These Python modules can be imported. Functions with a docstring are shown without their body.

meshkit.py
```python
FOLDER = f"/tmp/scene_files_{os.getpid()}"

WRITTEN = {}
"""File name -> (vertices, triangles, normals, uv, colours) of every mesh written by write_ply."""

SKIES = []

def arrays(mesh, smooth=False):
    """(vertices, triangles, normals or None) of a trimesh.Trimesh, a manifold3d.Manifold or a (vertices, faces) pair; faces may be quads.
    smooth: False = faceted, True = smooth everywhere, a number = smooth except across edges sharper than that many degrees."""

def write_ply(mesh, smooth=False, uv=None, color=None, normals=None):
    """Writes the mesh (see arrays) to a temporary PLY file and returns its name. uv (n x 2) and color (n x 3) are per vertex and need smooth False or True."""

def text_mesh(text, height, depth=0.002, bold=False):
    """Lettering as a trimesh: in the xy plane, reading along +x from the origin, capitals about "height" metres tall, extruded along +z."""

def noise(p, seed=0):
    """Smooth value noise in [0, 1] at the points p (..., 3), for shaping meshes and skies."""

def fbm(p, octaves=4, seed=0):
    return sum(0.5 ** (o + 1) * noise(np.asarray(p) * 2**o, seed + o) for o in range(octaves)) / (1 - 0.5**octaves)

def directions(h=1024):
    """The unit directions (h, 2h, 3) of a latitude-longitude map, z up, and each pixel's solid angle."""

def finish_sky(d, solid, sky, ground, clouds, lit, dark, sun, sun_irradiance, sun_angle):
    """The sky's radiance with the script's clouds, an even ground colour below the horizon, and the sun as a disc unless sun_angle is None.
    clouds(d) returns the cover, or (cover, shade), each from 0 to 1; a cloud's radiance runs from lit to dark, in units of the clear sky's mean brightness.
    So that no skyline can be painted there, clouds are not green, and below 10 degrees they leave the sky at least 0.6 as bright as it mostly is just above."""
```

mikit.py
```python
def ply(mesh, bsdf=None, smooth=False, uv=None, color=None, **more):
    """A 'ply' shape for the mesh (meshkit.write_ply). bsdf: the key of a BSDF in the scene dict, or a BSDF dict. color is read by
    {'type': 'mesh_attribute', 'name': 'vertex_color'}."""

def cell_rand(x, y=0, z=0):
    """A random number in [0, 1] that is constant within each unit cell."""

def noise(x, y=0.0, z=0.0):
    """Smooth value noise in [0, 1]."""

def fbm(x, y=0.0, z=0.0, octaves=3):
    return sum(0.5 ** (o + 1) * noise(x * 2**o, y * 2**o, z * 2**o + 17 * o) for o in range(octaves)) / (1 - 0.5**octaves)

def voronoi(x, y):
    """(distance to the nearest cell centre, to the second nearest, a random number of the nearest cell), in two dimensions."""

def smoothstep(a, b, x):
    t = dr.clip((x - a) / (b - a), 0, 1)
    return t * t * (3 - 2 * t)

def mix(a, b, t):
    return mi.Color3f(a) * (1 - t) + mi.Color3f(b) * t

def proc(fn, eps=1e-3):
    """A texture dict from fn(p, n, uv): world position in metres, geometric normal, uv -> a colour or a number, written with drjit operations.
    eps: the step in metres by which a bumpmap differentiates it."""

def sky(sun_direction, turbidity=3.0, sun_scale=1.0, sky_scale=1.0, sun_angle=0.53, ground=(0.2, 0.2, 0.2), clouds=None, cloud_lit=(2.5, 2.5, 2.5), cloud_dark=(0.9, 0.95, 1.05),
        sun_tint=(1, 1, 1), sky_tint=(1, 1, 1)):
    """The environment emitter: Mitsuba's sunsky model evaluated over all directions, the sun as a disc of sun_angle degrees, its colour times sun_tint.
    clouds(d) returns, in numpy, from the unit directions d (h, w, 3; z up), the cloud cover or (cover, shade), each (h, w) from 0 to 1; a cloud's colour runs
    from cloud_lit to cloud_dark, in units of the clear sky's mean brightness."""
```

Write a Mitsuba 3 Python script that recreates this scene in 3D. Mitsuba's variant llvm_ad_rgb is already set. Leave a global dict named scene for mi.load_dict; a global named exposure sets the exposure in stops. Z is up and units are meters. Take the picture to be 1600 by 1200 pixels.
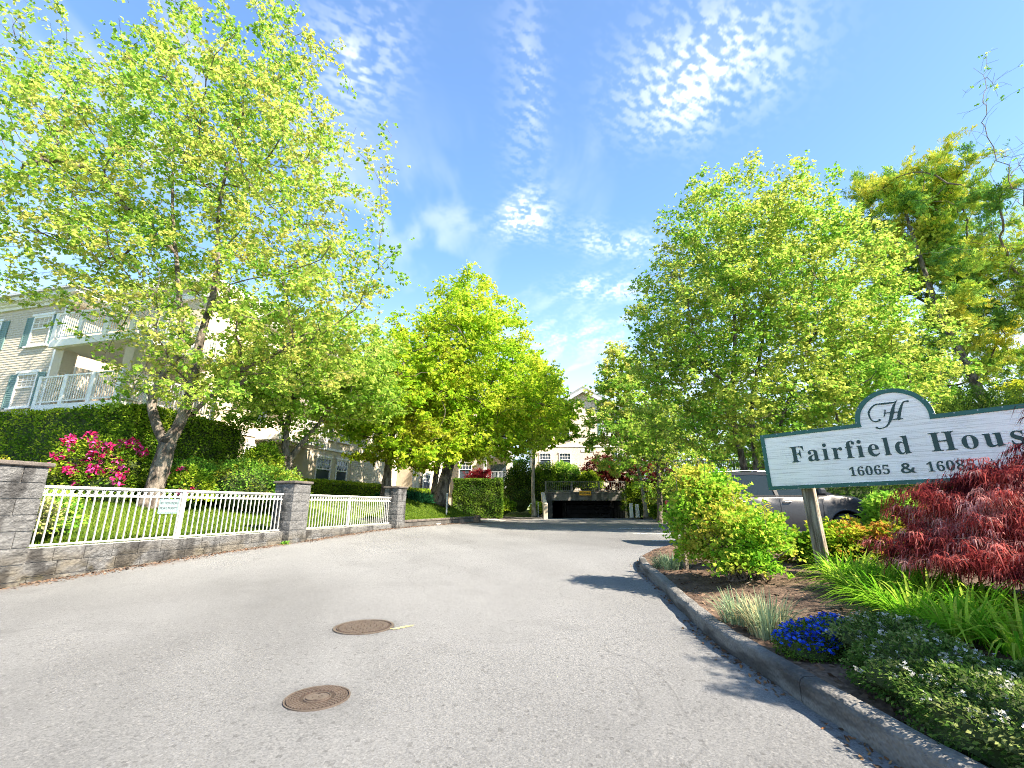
import math, json
import numpy as np, trimesh, drjit as dr, mitsuba as mi, mikit, meshkit, manifold3d as m3d
from scipy.spatial import cKDTree
from shapely.geometry import Polygon, Point, LineString, box as sbox
from shapely.ops import unary_union

T = mi.ScalarTransform4f
scene, labels = {}, {}
PI = math.pi

# ------------------------------------------------------------------ camera, sky, exposure
EYE, PITCH = 1.1, math.radians(15.04)
scene['camera'] = {'type': 'perspective', 'fov': 96.76, 'fov_axis': 'x', 'near_clip': 0.05, 'far_clip': 3000.0,
                   'to_world': T().look_at([0, 0, EYE], [0, math.cos(PITCH), EYE + math.sin(PITCH)], [0, 0, 1])}
SUN_EL, SUN_AZ = math.radians(43), math.radians(-30)
SUN = (math.cos(SUN_EL) * math.cos(SUN_AZ), math.cos(SUN_EL) * math.sin(SUN_AZ), math.sin(SUN_EL))


def S(a, b, x):
    t = np.clip((np.asarray(x, float) - a) / (b - a), 0, 1)
    return t * t * (3 - 2 * t)


def clouds(d):
    """thin cirrus and mackerel cloud on a flat layer above"""
    z = np.maximum(d[..., 2], 0.03)
    x, y = d[..., 0] / z, d[..., 1] / z
    q = np.stack([x, y, 0 * x], -1)
    warp = meshkit.fbm(q * 1.3, 3, 3) - 0.5
    big = meshkit.fbm(np.stack([x * 0.9 + warp, y * 0.7, 0 * x], -1), 4, 11)
    streak = meshkit.fbm(np.stack([x * 7.5 + 3.0 * warp + 2.5 * y, y * 3.2 - 2.6 * x + 2 * warp, 0 * x], -1), 6, 21)
    rip = meshkit.fbm(np.stack([x * 34 + y * 26 + 6 * warp, y * 74 - x * 44 + 6 * warp, 0 * x], -1), 4, 31)

    def blob(cx, cy, rx, ry, a=0.0):
        u, v = (x - cx) * math.cos(a) + (y - cy) * math.sin(a), -(x - cx) * math.sin(a) + (y - cy) * math.cos(a)
        return np.exp(-((u / rx) ** 2 + (v / ry) ** 2))

    band = 0.8 * blob(0.47, 0.88, 0.16, 0.16, 0.4) + 0.55 * blob(0.03, 1.02, 0.055, 0.24) + 1.1 * blob(0.04, 1.42, 0.07, 0.11, 0.3) \
        + 0.75 * blob(0.43, 1.97, 0.20, 0.11, 0.15) + 0.5 * blob(0.40, 1.58, 0.36, 0.09, 0.25) + 0.5 * blob(-0.36, 0.80, 0.09, 0.16, 0.4) + 0.35 * blob(0.3, 2.6, 0.6, 0.3)
    tex = 0.85 * S(0.36, 0.70, rip) * (0.25 + 0.75 * S(0.33, 0.66, streak)) + 0.12 * S(0.4, 0.7, streak)
    cover = band * tex + 0.30 * S(0.48, 0.75, big) * S(0.40, 0.75, streak) + 0.42 * S(1.5, 5.0, np.hypot(x, y)) + 0.04
    cover = cover + 0.12 * S(0.4, 0.7, streak) * S(1.3, 3.0, y)
    return np.clip(cover, 0, 0.92) * S(0.0, 0.05, d[..., 2])


scene['sky'] = mikit.sky(SUN, turbidity=2.6, sun_scale=0.93, sky_scale=0.71, clouds=clouds, cloud_lit=(2.1, 2.12, 2.2), sky_tint=(0.84, 1.0, 1.06), sun_tint=(0.935, 0.99, 1.085))
exposure = 3.85

# ------------------------------------------------------------------ helpers
COUNT = {}


def key_for(name, parent=None):
    base = f'{parent}__{name}' if parent else name
    n = COUNT.get(base, 0)
    COUNT[base] = n + 1
    return base if n == 0 else f'{base}_{n:03d}'


def mark(k, label=None, cat=None, group=None, kind=None):
    d = {a: b for a, b in (('label', label), ('category', cat), ('group', group), ('kind', kind)) if b}
    if d:
        labels[k] = {**labels.get(k, {}), **d}
    return k


def thing(name, label, cat, group=None):
    return mark(key_for(name), label, cat, group)


def obj(name, mesh, mat, parent=None, smooth=False, color=None, label=None, cat=None, group=None, kind=None):
    k = key_for(name, parent)
    scene[k] = mikit.ply(mesh, mat, smooth=smooth, color=color)
    return mark(k, label, cat, group, kind)


def put(name, shape, M, parent=None, mat=None, label=None, cat=None, group=None, kind=None):
    k = key_for(name, parent)
    scene[k] = {**shape, 'to_world': T(np.asarray(M, float))}
    if mat:
        scene[k]['bsdf'] = {'type': 'ref', 'id': mat}
    return mark(k, label, cat, group, kind)


def frame(o, ex, ey, ez=(0, 0, 1)):
    M = np.eye(4)
    M[:3, 0], M[:3, 1], M[:3, 2], M[:3, 3] = ex, ey, ez, o
    return M


def cat(ms):
    """join (v, f) meshes"""
    vs, fs, n = [], [], 0
    for m in ms:
        v, f = (m.vertices, m.faces) if hasattr(m, 'vertices') else m
        vs.append(np.asarray(v, float)); fs.append(np.asarray(f, int) + n); n += len(v)
    return np.vstack(vs), np.vstack(fs)


BV = np.array([[x, y, z] for x in (0, 1) for y in (0, 1) for z in (0, 1)], float)
BF = np.array([[0, 1, 3], [0, 3, 2], [4, 6, 7], [4, 7, 5], [0, 4, 5], [0, 5, 1], [2, 3, 7], [2, 7, 6], [0, 2, 6], [0, 6, 4], [1, 5, 7], [1, 7, 3]])


def bx(x0, x1, y0, y1, z0, z1, M=None):
    v = BV * [x1 - x0, y1 - y0, z1 - z0] + [x0, y0, z0]
    return (v if M is None else v @ M[:3, :3].T + M[:3, 3]), BF


def cbx(x0, x1, y0, y1, z0, z1, c=0.006, M=None):
    """box with chamfered edges"""
    lo, hi = np.array([x0, y0, z0]), np.array([x1, y1, z1])
    c = min(c, 0.45 * (hi - lo).min())
    pts = []
    for ax in range(3):
        for s in np.ndindex(2, 2, 2):
            p = np.where(np.array(s) == 0, lo + c, hi - c)
            p[ax] = lo[ax] if s[ax] == 0 else hi[ax]
            pts.append(p)
    h = trimesh.convex.convex_hull(np.array(pts))
    v = np.array(h.vertices)
    return (v if M is None else v @ M[:3, :3].T + M[:3, 3]), np.array(h.faces)


def bar(a, b, w, h, up=(0, 0, 1)):
    """rectangular bar from a to b"""
    a, b = np.asarray(a, float), np.asarray(b, float)
    z = b - a
    L = np.linalg.norm(z); z /= L
    x = np.cross(up, z)
    if np.linalg.norm(x) < 1e-3:
        x = np.cross((0, 1, 0), z)
    x /= np.linalg.norm(x); y = np.cross(z, x)
    M = np.eye(4); M[:3, 0], M[:3, 1], M[:3, 2], M[:3, 3] = x, y, z, a
    return bx(-w / 2, w / 2, -h / 2, h / 2, 0, L, M)


def tube(p, r, sides=8, caps=True):
    p = np.asarray(p, float); r = np.broadcast_to(r, (len(p),))
    t = np.gradient(p, axis=0); t /= np.linalg.norm(t, axis=1, keepdims=True) + 1e-12
    a = np.cross(t[0], [0, 0, 1.0] if abs(t[0][2]) < 0.9 else [1.0, 0, 0]); A = []
    for k in range(len(p)):
        a = a - t[k] * np.dot(a, t[k]); a /= np.linalg.norm(a); A.append(a)
    A = np.array(A); B = np.cross(t, A); ang = np.arange(sides) * 2 * PI / sides
    v = p[:, None] + r[:, None, None] * (np.cos(ang)[None, :, None] * A[:, None] + np.sin(ang)[None, :, None] * B[:, None])
    i, j = np.meshgrid(np.arange(len(p) - 1), np.arange(sides), indexing='ij')
    q = np.stack([i * sides + j, i * sides + (j + 1) % sides, (i + 1) * sides + (j + 1) % sides, (i + 1) * sides + j], -1).reshape(-1, 4)
    f = np.vstack([q[:, [0, 1, 2]], q[:, [0, 2, 3]]])
    v = v.reshape(-1, 3)
    if caps:
        n = len(v); v = np.vstack([v, p[:1], p[-1:]]); j = np.arange(sides); e = (len(p) - 1) * sides
        f = np.vstack([f, np.stack([j * 0 + n, (j + 1) % sides, j], 1), np.stack([j * 0 + n + 1, e + j, e + (j + 1) % sides], 1)])
    return v, f


def grid(xs, ys, zf):
    X, Y = np.meshgrid(xs, ys, indexing='ij')
    v = np.stack([X, Y, zf(X, Y)], -1).reshape(-1, 3)
    n, m = len(xs), len(ys)
    i, j = np.meshgrid(np.arange(n - 1), np.arange(m - 1), indexing='ij')
    a = (i * m + j).ravel()
    return v, np.vstack([np.stack([a, a + m, a + m + 1], 1), np.stack([a, a + m + 1, a + 1], 1)])


def smoothcurve(pts, n):
    pts = np.asarray(pts, float)
    d = np.r_[0, np.cumsum(np.linalg.norm(np.diff(pts, axis=0), axis=1))]
    from scipy.interpolate import PchipInterpolator
    return PchipInterpolator(d, pts)(np.linspace(0, d[-1], n))


def unit(v):
    v = np.asarray(v, float)
    return v / (np.linalg.norm(v, axis=-1, keepdims=True) + 1e-12)


def trans(mesh, M):
    v, f = (mesh.vertices, mesh.faces) if hasattr(mesh, 'vertices') else mesh
    return np.asarray(v) @ M[:3, :3].T + M[:3, 3], np.asarray(f)


# ------------------------------------------------------------------ materials
C3 = mi.Color3f


def mat(name, d):
    scene[name] = d
    return name


def pbr(name, color, rough=0.7, bump=None, two=True, **more):
    d = {'type': 'principled', 'base_color': color if isinstance(color, dict) else {'type': 'rgb', 'value': list(color)}, 'roughness': rough, **more}
    if bump:
        d = {'type': 'bumpmap', 'arbitrary': bump[0], 'scale': bump[1], 'bsdf': d}
    return mat(name, {'type': 'twosided', 'bsdf': d} if two else d)


N_, F_ = mikit.noise, mikit.fbm
ss, mix = mikit.smoothstep, mikit.mix


def asphalt_c(p, n, uv):
    big = F_(p.x * 0.35, p.y * 0.22, 0.0, 4)
    mid = F_(p.x * 2.2, p.y * 1.6, 3.0, 3)
    s1 = mikit.cell_rand(p.x * 95, p.y * 95)
    s2 = N_(p.x * 160, p.y * 160, 1.0)
    s3 = mikit.cell_rand(p.x * 42 + 7, p.y * 42)
    c = mix((0.096, 0.098, 0.100), (0.125, 0.128, 0.131), ss(0.3, 0.7, big))
    c = c * (0.92 + 0.16 * mid)
    s4 = mikit.cell_rand(p.x * 150 + 3, p.y * 150)
    c = c * (0.66 + 0.28 * s1 + 0.22 * s2 + 0.22 * s4)
    c = mix(c, C3(0.04, 0.04, 0.04), 0.38 * ss(0.93, 0.99, s3))
    c = mix(c, C3(0.20, 0.20, 0.20), 0.4 * ss(0.955, 0.99, mikit.cell_rand(p.x * 70, p.y * 70 + 3)))
    # reddish dirt near the left wall, a faint darker wheel path
    w = p.x + 5.9 - 0.303 * (p.y - 11.3)
    c = mix(c, C3(0.085, 0.058, 0.042), 0.6 * (1 - ss(0.05, 0.55 + 0.5 * mid, w)) * ss(0.25, 0.6, F_(p.x * 3, p.y * 3, 9.0, 3)))
    crack = dr.abs(F_(p.x * 0.55 + 2.0, p.y * 0.3, 5.0, 4) - 0.47)
    c = c * (1 - 0.2 * (1 - ss(0.0, 0.004, crack)) * ss(0.4, 0.6, F_(p.x * 0.4, p.y * 0.4, 21.0, 2)))
    c = c * (1 - 0.07 * ss(0.5, 0.72, F_(p.x * 1.1 + 0.5 * p.y, p.y * 0.16, 13.0, 3)))
    oil = ss(0.66, 0.76, F_(p.x * 1.7, p.y * 1.7, 31.0, 3))
    c = c * (1 - 0.08 * oil)
    for mx, my, mr in ((-1.395, 4.735, 0.27), (-1.155, 3.09, 0.172)):
        dd = dr.sqrt(dr.square(p.x - mx) + dr.square(p.y - my)) - mr + 0.015 * (F_(p.x * 14, p.y * 14, 2.0, 2) - 0.5)
        c = c * (1 - 0.5 * (1 - ss(0.004, 0.018, dd)) - 0.12 * (1 - ss(0.03, 0.13, dd)))
    return c


pbr('m_asphalt', mikit.proc(asphalt_c), 0.85, bump=(mikit.proc(lambda p, n, uv: 0.6 * N_(p.x * 70, p.y * 70) + 0.4 * N_(p.x * 170, p.y * 170), 2e-3), 0.004), two=False, specular=0.3)


def kerb_c(p, n, uv):
    a = F_(p.x * 6, p.y * 6, p.z * 6, 4)
    b = N_(p.x * 90, p.y * 90, p.z * 90)
    dk = ss(0.42, 0.68, F_(p.x * 2.3, p.y * 2.3, p.z * 9, 4))
    c = mix((0.14, 0.138, 0.132), (0.035, 0.035, 0.035), 0.9 * dk)
    return c * (0.5 + 0.4 * a + 0.5 * b)


pbr('m_kerb', mikit.proc(kerb_c), 0.85, bump=(mikit.proc(lambda p, n, uv: N_(p.x * 75, p.y * 75, p.z * 75) + 2 * N_(p.x * 20, p.y * 20, p.z * 20), 2e-3), 0.009))


def block_c(p, n, uv):
    a = F_(p.x * 5, p.y * 5, p.z * 5, 4)
    b = N_(p.x * 70, p.y * 70, p.z * 70)
    b2 = N_(p.x * 28, p.y * 28, p.z * 28)
    stain = ss(0.46, 0.66, F_(p.x * 4.2, p.y * 4.2, p.z * 1.1, 4))
    c = mix((0.104, 0.106, 0.108), (0.026, 0.026, 0.027), 0.9 * stain)
    c = c * (0.16 + 0.45 * a + 0.7 * b + 0.65 * b2)
    brown = ss(0.35, 0.6, F_(p.x * 2.5, p.y * 2.5, p.z * 4 + 4, 3)) * (1 - ss(0.15, 0.6, p.z))
    c = mix(c, c * C3(0.92, 0.78, 0.56), 0.8 * brown)
    moss = ss(0.56, 0.7, F_(p.x * 3.3, p.y * 3.3, p.z * 5 + 9, 3)) * (1 - ss(0.1, 0.42, p.z))
    return mix(c, C3(0.05, 0.042, 0.016), 0.6 * moss)


pbr('m_block', mikit.proc(block_c), 0.9, bump=(mikit.proc(lambda p, n, uv: F_(p.x * 45, p.y * 45, p.z * 45, 3), 3e-3), 0.02))
pbr('m_cap', mikit.proc(lambda p, n, uv: mix((0.125, 0.108, 0.096), (0.075, 0.066, 0.06), ss(0.35, 0.65, F_(p.x * 7, p.y * 7, p.z * 7, 4))) * (0.75 + 0.4 * N_(p.x * 80, p.y * 80, p.z * 80))), 0.85)
pbr('m_mortar', mikit.proc(lambda p, n, uv: C3(0.26, 0.255, 0.245) * (0.6 + 0.6 * F_(p.x * 9, p.y * 9, p.z * 9, 3))), 0.95)
pbr('m_white_steel', mikit.proc(lambda p, n, uv: mix((0.46, 0.46, 0.455), (0.30, 0.27, 0.24), 0.6 * ss(0.55, 0.8, F_(p.x * 8, p.y * 8, p.z * 5, 3)))), 0.4, specular=0.5)
pbr('m_soil', mikit.proc(lambda p, n, uv: mix((0.048, 0.030, 0.020), (0.10, 0.066, 0.045), ss(0.3, 0.7, F_(p.x * 9, p.y * 9, p.z * 9, 4))) * (0.55 + 0.9 * N_(p.x * 60, p.y * 60, p.z * 60))), 0.95,
    bump=(mikit.proc(lambda p, n, uv: F_(p.x * 40, p.y * 40, 0.0, 3), 3e-3), 0.02))


def lawn_c(p, n, uv):
    a = F_(p.x * 1.1, p.y * 1.1, 0.0, 3)
    c = mix((0.045, 0.09, 0.010), (0.11, 0.16, 0.018), ss(0.3, 0.7, a))
    return c * (0.5 + 1.0 * N_(p.x * 55, p.y * 55, p.z * 30))


pbr('m_lawn', mikit.proc(lawn_c), 0.9, bump=(mikit.proc(lambda p, n, uv: F_(p.x * 35, p.y * 35, 0.0, 2), 5e-3), 0.06))
pbr('m_ground', mikit.proc(lambda p, n, uv: mix((0.07, 0.10, 0.03), (0.13, 0.13, 0.06), F_(p.x * 0.4, p.y * 0.4, 0.0, 3))), 0.95)
pbr('m_path', mikit.proc(lambda p, n, uv: mix((0.2, 0.195, 0.185), (0.15, 0.146, 0.14), F_(p.x * 2, p.y * 2, 0.0, 3)) * (0.85 + 0.3 * N_(p.x * 50, p.y * 50))), 0.9)
pbr('m_bark', mikit.proc(lambda p, n, uv: mix((0.20, 0.172, 0.142), (0.06, 0.048, 0.038), ss(0.36, 0.66, F_(p.x * 9, p.y * 9, p.z * 3.2, 4))) * (0.7 + 0.5 * N_(p.x * 50, p.y * 50, p.z * 18))), 0.9,
    bump=(mikit.proc(lambda p, n, uv: F_(p.x * 24, p.y * 24, p.z * 7, 3), 4e-3), 0.06))
pbr('m_pale_bark', mikit.proc(lambda p, n, uv: mix((0.30, 0.265, 0.22), (0.13, 0.11, 0.09), ss(0.4, 0.7, F_(p.x * 9, p.y * 9, p.z * 3.2, 4)))), 0.9)
pbr('m_twig', mikit.proc(lambda p, n, uv: mix((0.17, 0.14, 0.115), (0.09, 0.07, 0.058), N_(p.x * 9, p.y * 9, p.z * 9))), 0.9)
pbr('m_stucco', mikit.proc(lambda p, n, uv: mix((0.56, 0.49, 0.385), (0.50, 0.425, 0.33), F_(p.x * 0.9, p.y * 0.9, p.z * 0.5, 4)) * (0.93 + 0.12 * N_(p.x * 30, p.y * 30, p.z * 30))), 0.9)
pbr('m_siding', mikit.proc(lambda p, n, uv: C3(0.50, 0.445, 0.36) * (0.9 + 0.18 * F_(p.x * 1.5, p.y * 1.5, p.z * 7, 3))), 0.7)
pbr('m_trim', mikit.proc(lambda p, n, uv: C3(0.76, 0.755, 0.74) * (0.88 + 0.2 * F_(p.x * 2, p.y * 2, p.z * 3, 3))), 0.55)
pbr('m_grey_trim', mikit.proc(lambda p, n, uv: C3(0.40, 0.42, 0.45) * (0.88 + 0.2 * F_(p.x * 2, p.y * 2, p.z * 3, 3))), 0.6)
pbr('m_roof', mikit.proc(lambda p, n, uv: mix((0.16, 0.18, 0.18), (0.25, 0.27, 0.27), N_(p.x * 6, p.y * 6, p.z * 9))), 0.9)
pbr('m_shutter', mikit.proc(lambda p, n, uv: C3(0.135, 0.235, 0.225) * (0.85 + 0.25 * F_(p.x * 3, p.y * 3, p.z * 6, 3))), 0.6)
pbr('m_pane', (0.05, 0.065, 0.09), 0.06, specular=0.9)
pbr('m_blind', mikit.proc(lambda p, n, uv: C3(0.42, 0.45, 0.47) * (0.85 + 0.25 * ss(0.3, 0.7, N_(0.0, 0.0, p.z * 40)))), 0.5)
pbr('m_rail_grey', (0.16, 0.16, 0.155), 0.5)
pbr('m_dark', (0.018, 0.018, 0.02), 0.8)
pbr('m_soffit', (0.55, 0.5, 0.43), 0.8)


def conc_c(p, n, uv):
    st = ss(0.4, 0.7, F_(p.x * 3.0, p.y * 3.0, p.z * 0.5, 4))
    return mix((0.10, 0.096, 0.09), (0.04, 0.038, 0.036), 0.8 * st) * (0.8 + 0.35 * F_(p.x * 14, p.y * 14, p.z * 14, 3))


pbr('m_concrete', mikit.proc(conc_c), 0.9)
pbr('m_lintel', mikit.proc(lambda p, n, uv: conc_c(p, n, uv) * 1.9), 0.9)
pbr('m_iron', mikit.proc(lambda p, n, uv: mix((0.062, 0.040, 0.031), (0.034, 0.026, 0.022), F_(p.x * 20, p.y * 20, 0.0, 3)) * (0.75 + 0.5 * N_(p.x * 200, p.y * 200))), 0.6, metallic=0.15)
pbr('m_iron_worn', mikit.proc(lambda p, n, uv: mix((0.12, 0.098, 0.085), (0.078, 0.058, 0.047), F_(p.x * 30, p.y * 30, 0.0, 3))), 0.5, metallic=0.2)
pbr('m_yellow_paint', mikit.proc(lambda p, n, uv: mix((0.42, 0.36, 0.12), (0.2, 0.19, 0.16), ss(0.45, 0.7, N_(p.x * 120, p.y * 120)))), 0.8)
pbr('m_white_paint', mikit.proc(lambda p, n, uv: mix((0.75, 0.75, 0.73), (0.4, 0.4, 0.39), ss(0.55, 0.8, N_(p.x * 60, p.y * 60)))), 0.8)


def wood_c(p, n, uv):
    g = F_(p.x * 45, p.y * 45, p.z * 2.2, 4)
    c = mix((0.38, 0.335, 0.265), (0.13, 0.105, 0.078), ss(0.35, 0.65, g))
    return c * (0.75 + 0.4 * F_(p.x * 4, p.y * 4, p.z * 3, 3))


pbr('m_wood', mikit.proc(wood_c), 0.85, bump=(mikit.proc(lambda p, n, uv: F_(p.x * 60, p.y * 60, p.z * 3, 3), 2e-3), 0.012))
pbr('m_timber', mikit.proc(lambda p, n, uv: mix((0.15, 0.12, 0.09), (0.065, 0.052, 0.04), F_(p.x * 20, p.y * 20, p.z * 3, 4))), 0.9)
pbr('m_sign_green', mikit.proc(lambda p, n, uv: C3(0.018, 0.105, 0.085) * (0.8 + 0.4 * F_(p.x * 8, p.y * 8, p.z * 30, 3))), 0.5)


def signwhite_c(p, n, uv):
    g = F_(p.x * 3.0, p.y * 3.0, p.z * 110, 3)
    return mix((0.92, 0.89, 0.84), (0.66, 0.63, 0.58), ss(0.45, 0.75, g)) * (0.93 + 0.1 * F_(p.x * 2, p.y * 2, p.z * 4, 3))


pbr('m_sign_white', mikit.proc(signwhite_c), 0.7, bump=(mikit.proc(lambda p, n, uv: F_(p.x * 3.0, p.y * 3.0, p.z * 110, 2), 1e-3), 0.005))
pbr('m_letter', (0.014, 0.05, 0.045), 0.5)
pbr('m_plaque', (0.24, 0.33, 0.35), 0.4)
pbr('m_ink', (0.012, 0.022, 0.028), 0.7)
pbr('m_yellow_sign', (0.85, 0.42, 0.02), 0.4)
pbr('m_car', (0.021, 0.022, 0.026), 0.36, metallic=0.15, clearcoat=0.5, clearcoat_gloss=0.95)
pbr('m_car_glass', (0.012, 0.018, 0.02), 0.05, specular=0.45)
pbr('m_rubber', (0.022, 0.022, 0.023), 0.8)
pbr('m_plastic', (0.03, 0.03, 0.032), 0.6)
pbr('m_alloy', (0.45, 0.45, 0.47), 0.3, metallic=0.9)
pbr('m_lamp_lens', (0.7, 0.72, 0.75), 0.1, specular=0.8)


def leafmat(name, trans_=0.9, rough=0.5, spec=0.4):
    mat(name, {'type': 'principledthin', 'base_color': {'type': 'mesh_attribute', 'name': 'vertex_color'}, 'roughness': rough, 'diff_trans': trans_})


leafmat('m_leaf', 1.15)
leafmat('m_leaf_dense', 0.6, 0.45)
leafmat('m_needle', 0.35, 0.6)
leafmat('m_petal', 0.7, 0.6)
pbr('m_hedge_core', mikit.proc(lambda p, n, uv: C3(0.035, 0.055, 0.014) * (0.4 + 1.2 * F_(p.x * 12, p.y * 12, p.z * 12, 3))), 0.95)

# ------------------------------------------------------------------ ground, road, island bed
FT, FN = np.array([0.29, 0.957, 0.0]), np.array([0.957, -0.29, 0.0])      # along the left fence; towards the road
FT, FN = FT / np.linalg.norm(FT), FN / np.linalg.norm(FN)
F0 = np.array([-7.2, 7.03, 0.0])
BR, BT = np.array([0.968, -0.25, 0.0]), np.array([0.25, 0.968, 0.0])      # the left building's two directions


def zroad(x, y):
    return 0.18 * S(6, 11, y) + 0.18 * S(1, -3.5, x) * S(10, 17, y) * (1 - S(28, 40, y))


def fcoord(x, y):
    """(along the fence, behind the fence)"""
    dx, dy = np.asarray(x, float) - F0[0], np.asarray(y, float) - F0[1]
    return dx * FT[0] + dy * FT[1], -(dx * FN[0] + dy * FN[1])


def zlawn(x, y):
    s, w = fcoord(x, y)
    base = 0.47 + 0.13 * S(9.5, 11.5, s)
    z = base + (0.85 - 0.13 * S(9.5, 11.5, s)) * S(0.2, 5.5 - 3.2 * S(10, 12, s), w) + 0.28 * S(9, 17, s) * S(1, 5, w)
    lump = 0.05 * (meshkit.fbm(np.stack([np.asarray(x) * 0.8, np.asarray(y) * 0.8, 0 * np.asarray(x)], -1), 3) - 0.5)
    return z * (1 - S(18.5, 20.5, s)) + 0.55 * S(18.5, 20.5, s) + lump


def zground(x, y):
    z = zroad(x, y) - 0.12
    dip = S(37.9, 38.1, y) * S(2.9, 3.1, x) * (1 - S(9.5, 9.7, x)) * (1 - S(52, 52.2, y))
    return z - dip * 2.2


xs = np.unique(np.r_[np.linspace(-500, -40, 24), np.linspace(-40, 40, 41), np.linspace(40, 500, 24), 2.9, 3.1, 9.5, 9.7])
ys = np.unique(np.r_[np.linspace(-300, -20, 15), np.linspace(-20, 37, 39), np.linspace(39, 70, 16), 37.9, 38.1, 52, 52.2, np.linspace(75, 900, 20)])
obj('ground', grid(xs, ys, zground), 'm_ground', kind='structure')
obj('road', grid(np.linspace(-8.2, 34, 86), np.linspace(-16, 37.9, 109), zroad), 'm_asphalt', smooth=True, kind='structure')

KERB = smoothcurve([(1.95, -4), (1.78, 0), (1.71, 2.0), (1.68, 3.0), (1.68, 3.9), (1.83, 5.4), (2.06, 7.0), (2.13, 8.0), (2.3, 8.75), (2.68, 9.2), (3.2, 9.36), (4.2, 9.42), (6.5, 9.5), (9.5, 9.55), (14, 9.6)], 170)
kt = unit(np.gradient(KERB, axis=0))
kn = np.stack([kt[:, 1], -kt[:, 0]], -1)                                     # into the bed (to the right of travel)
prof = np.array([(0, -0.1), (0.0, 0.10), (0.010, 0.122), (0.03, 0.135), (0.105, 0.138), (0.128, 0.125), (0.135, 0.1), (0.135, -0.1)])
kv = np.array([[KERB[i, 0] + kn[i, 0] * a + 0.004 * math.sin(i * 1.7), KERB[i, 1] + kn[i, 1] * a, zroad(*KERB[i]) + b] for i in range(len(KERB)) for a, b in prof])
m_ = len(prof)
kv = kv.reshape(len(KERB), m_, 3)
mark(key_for('kerb'), kind='structure')
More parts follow.
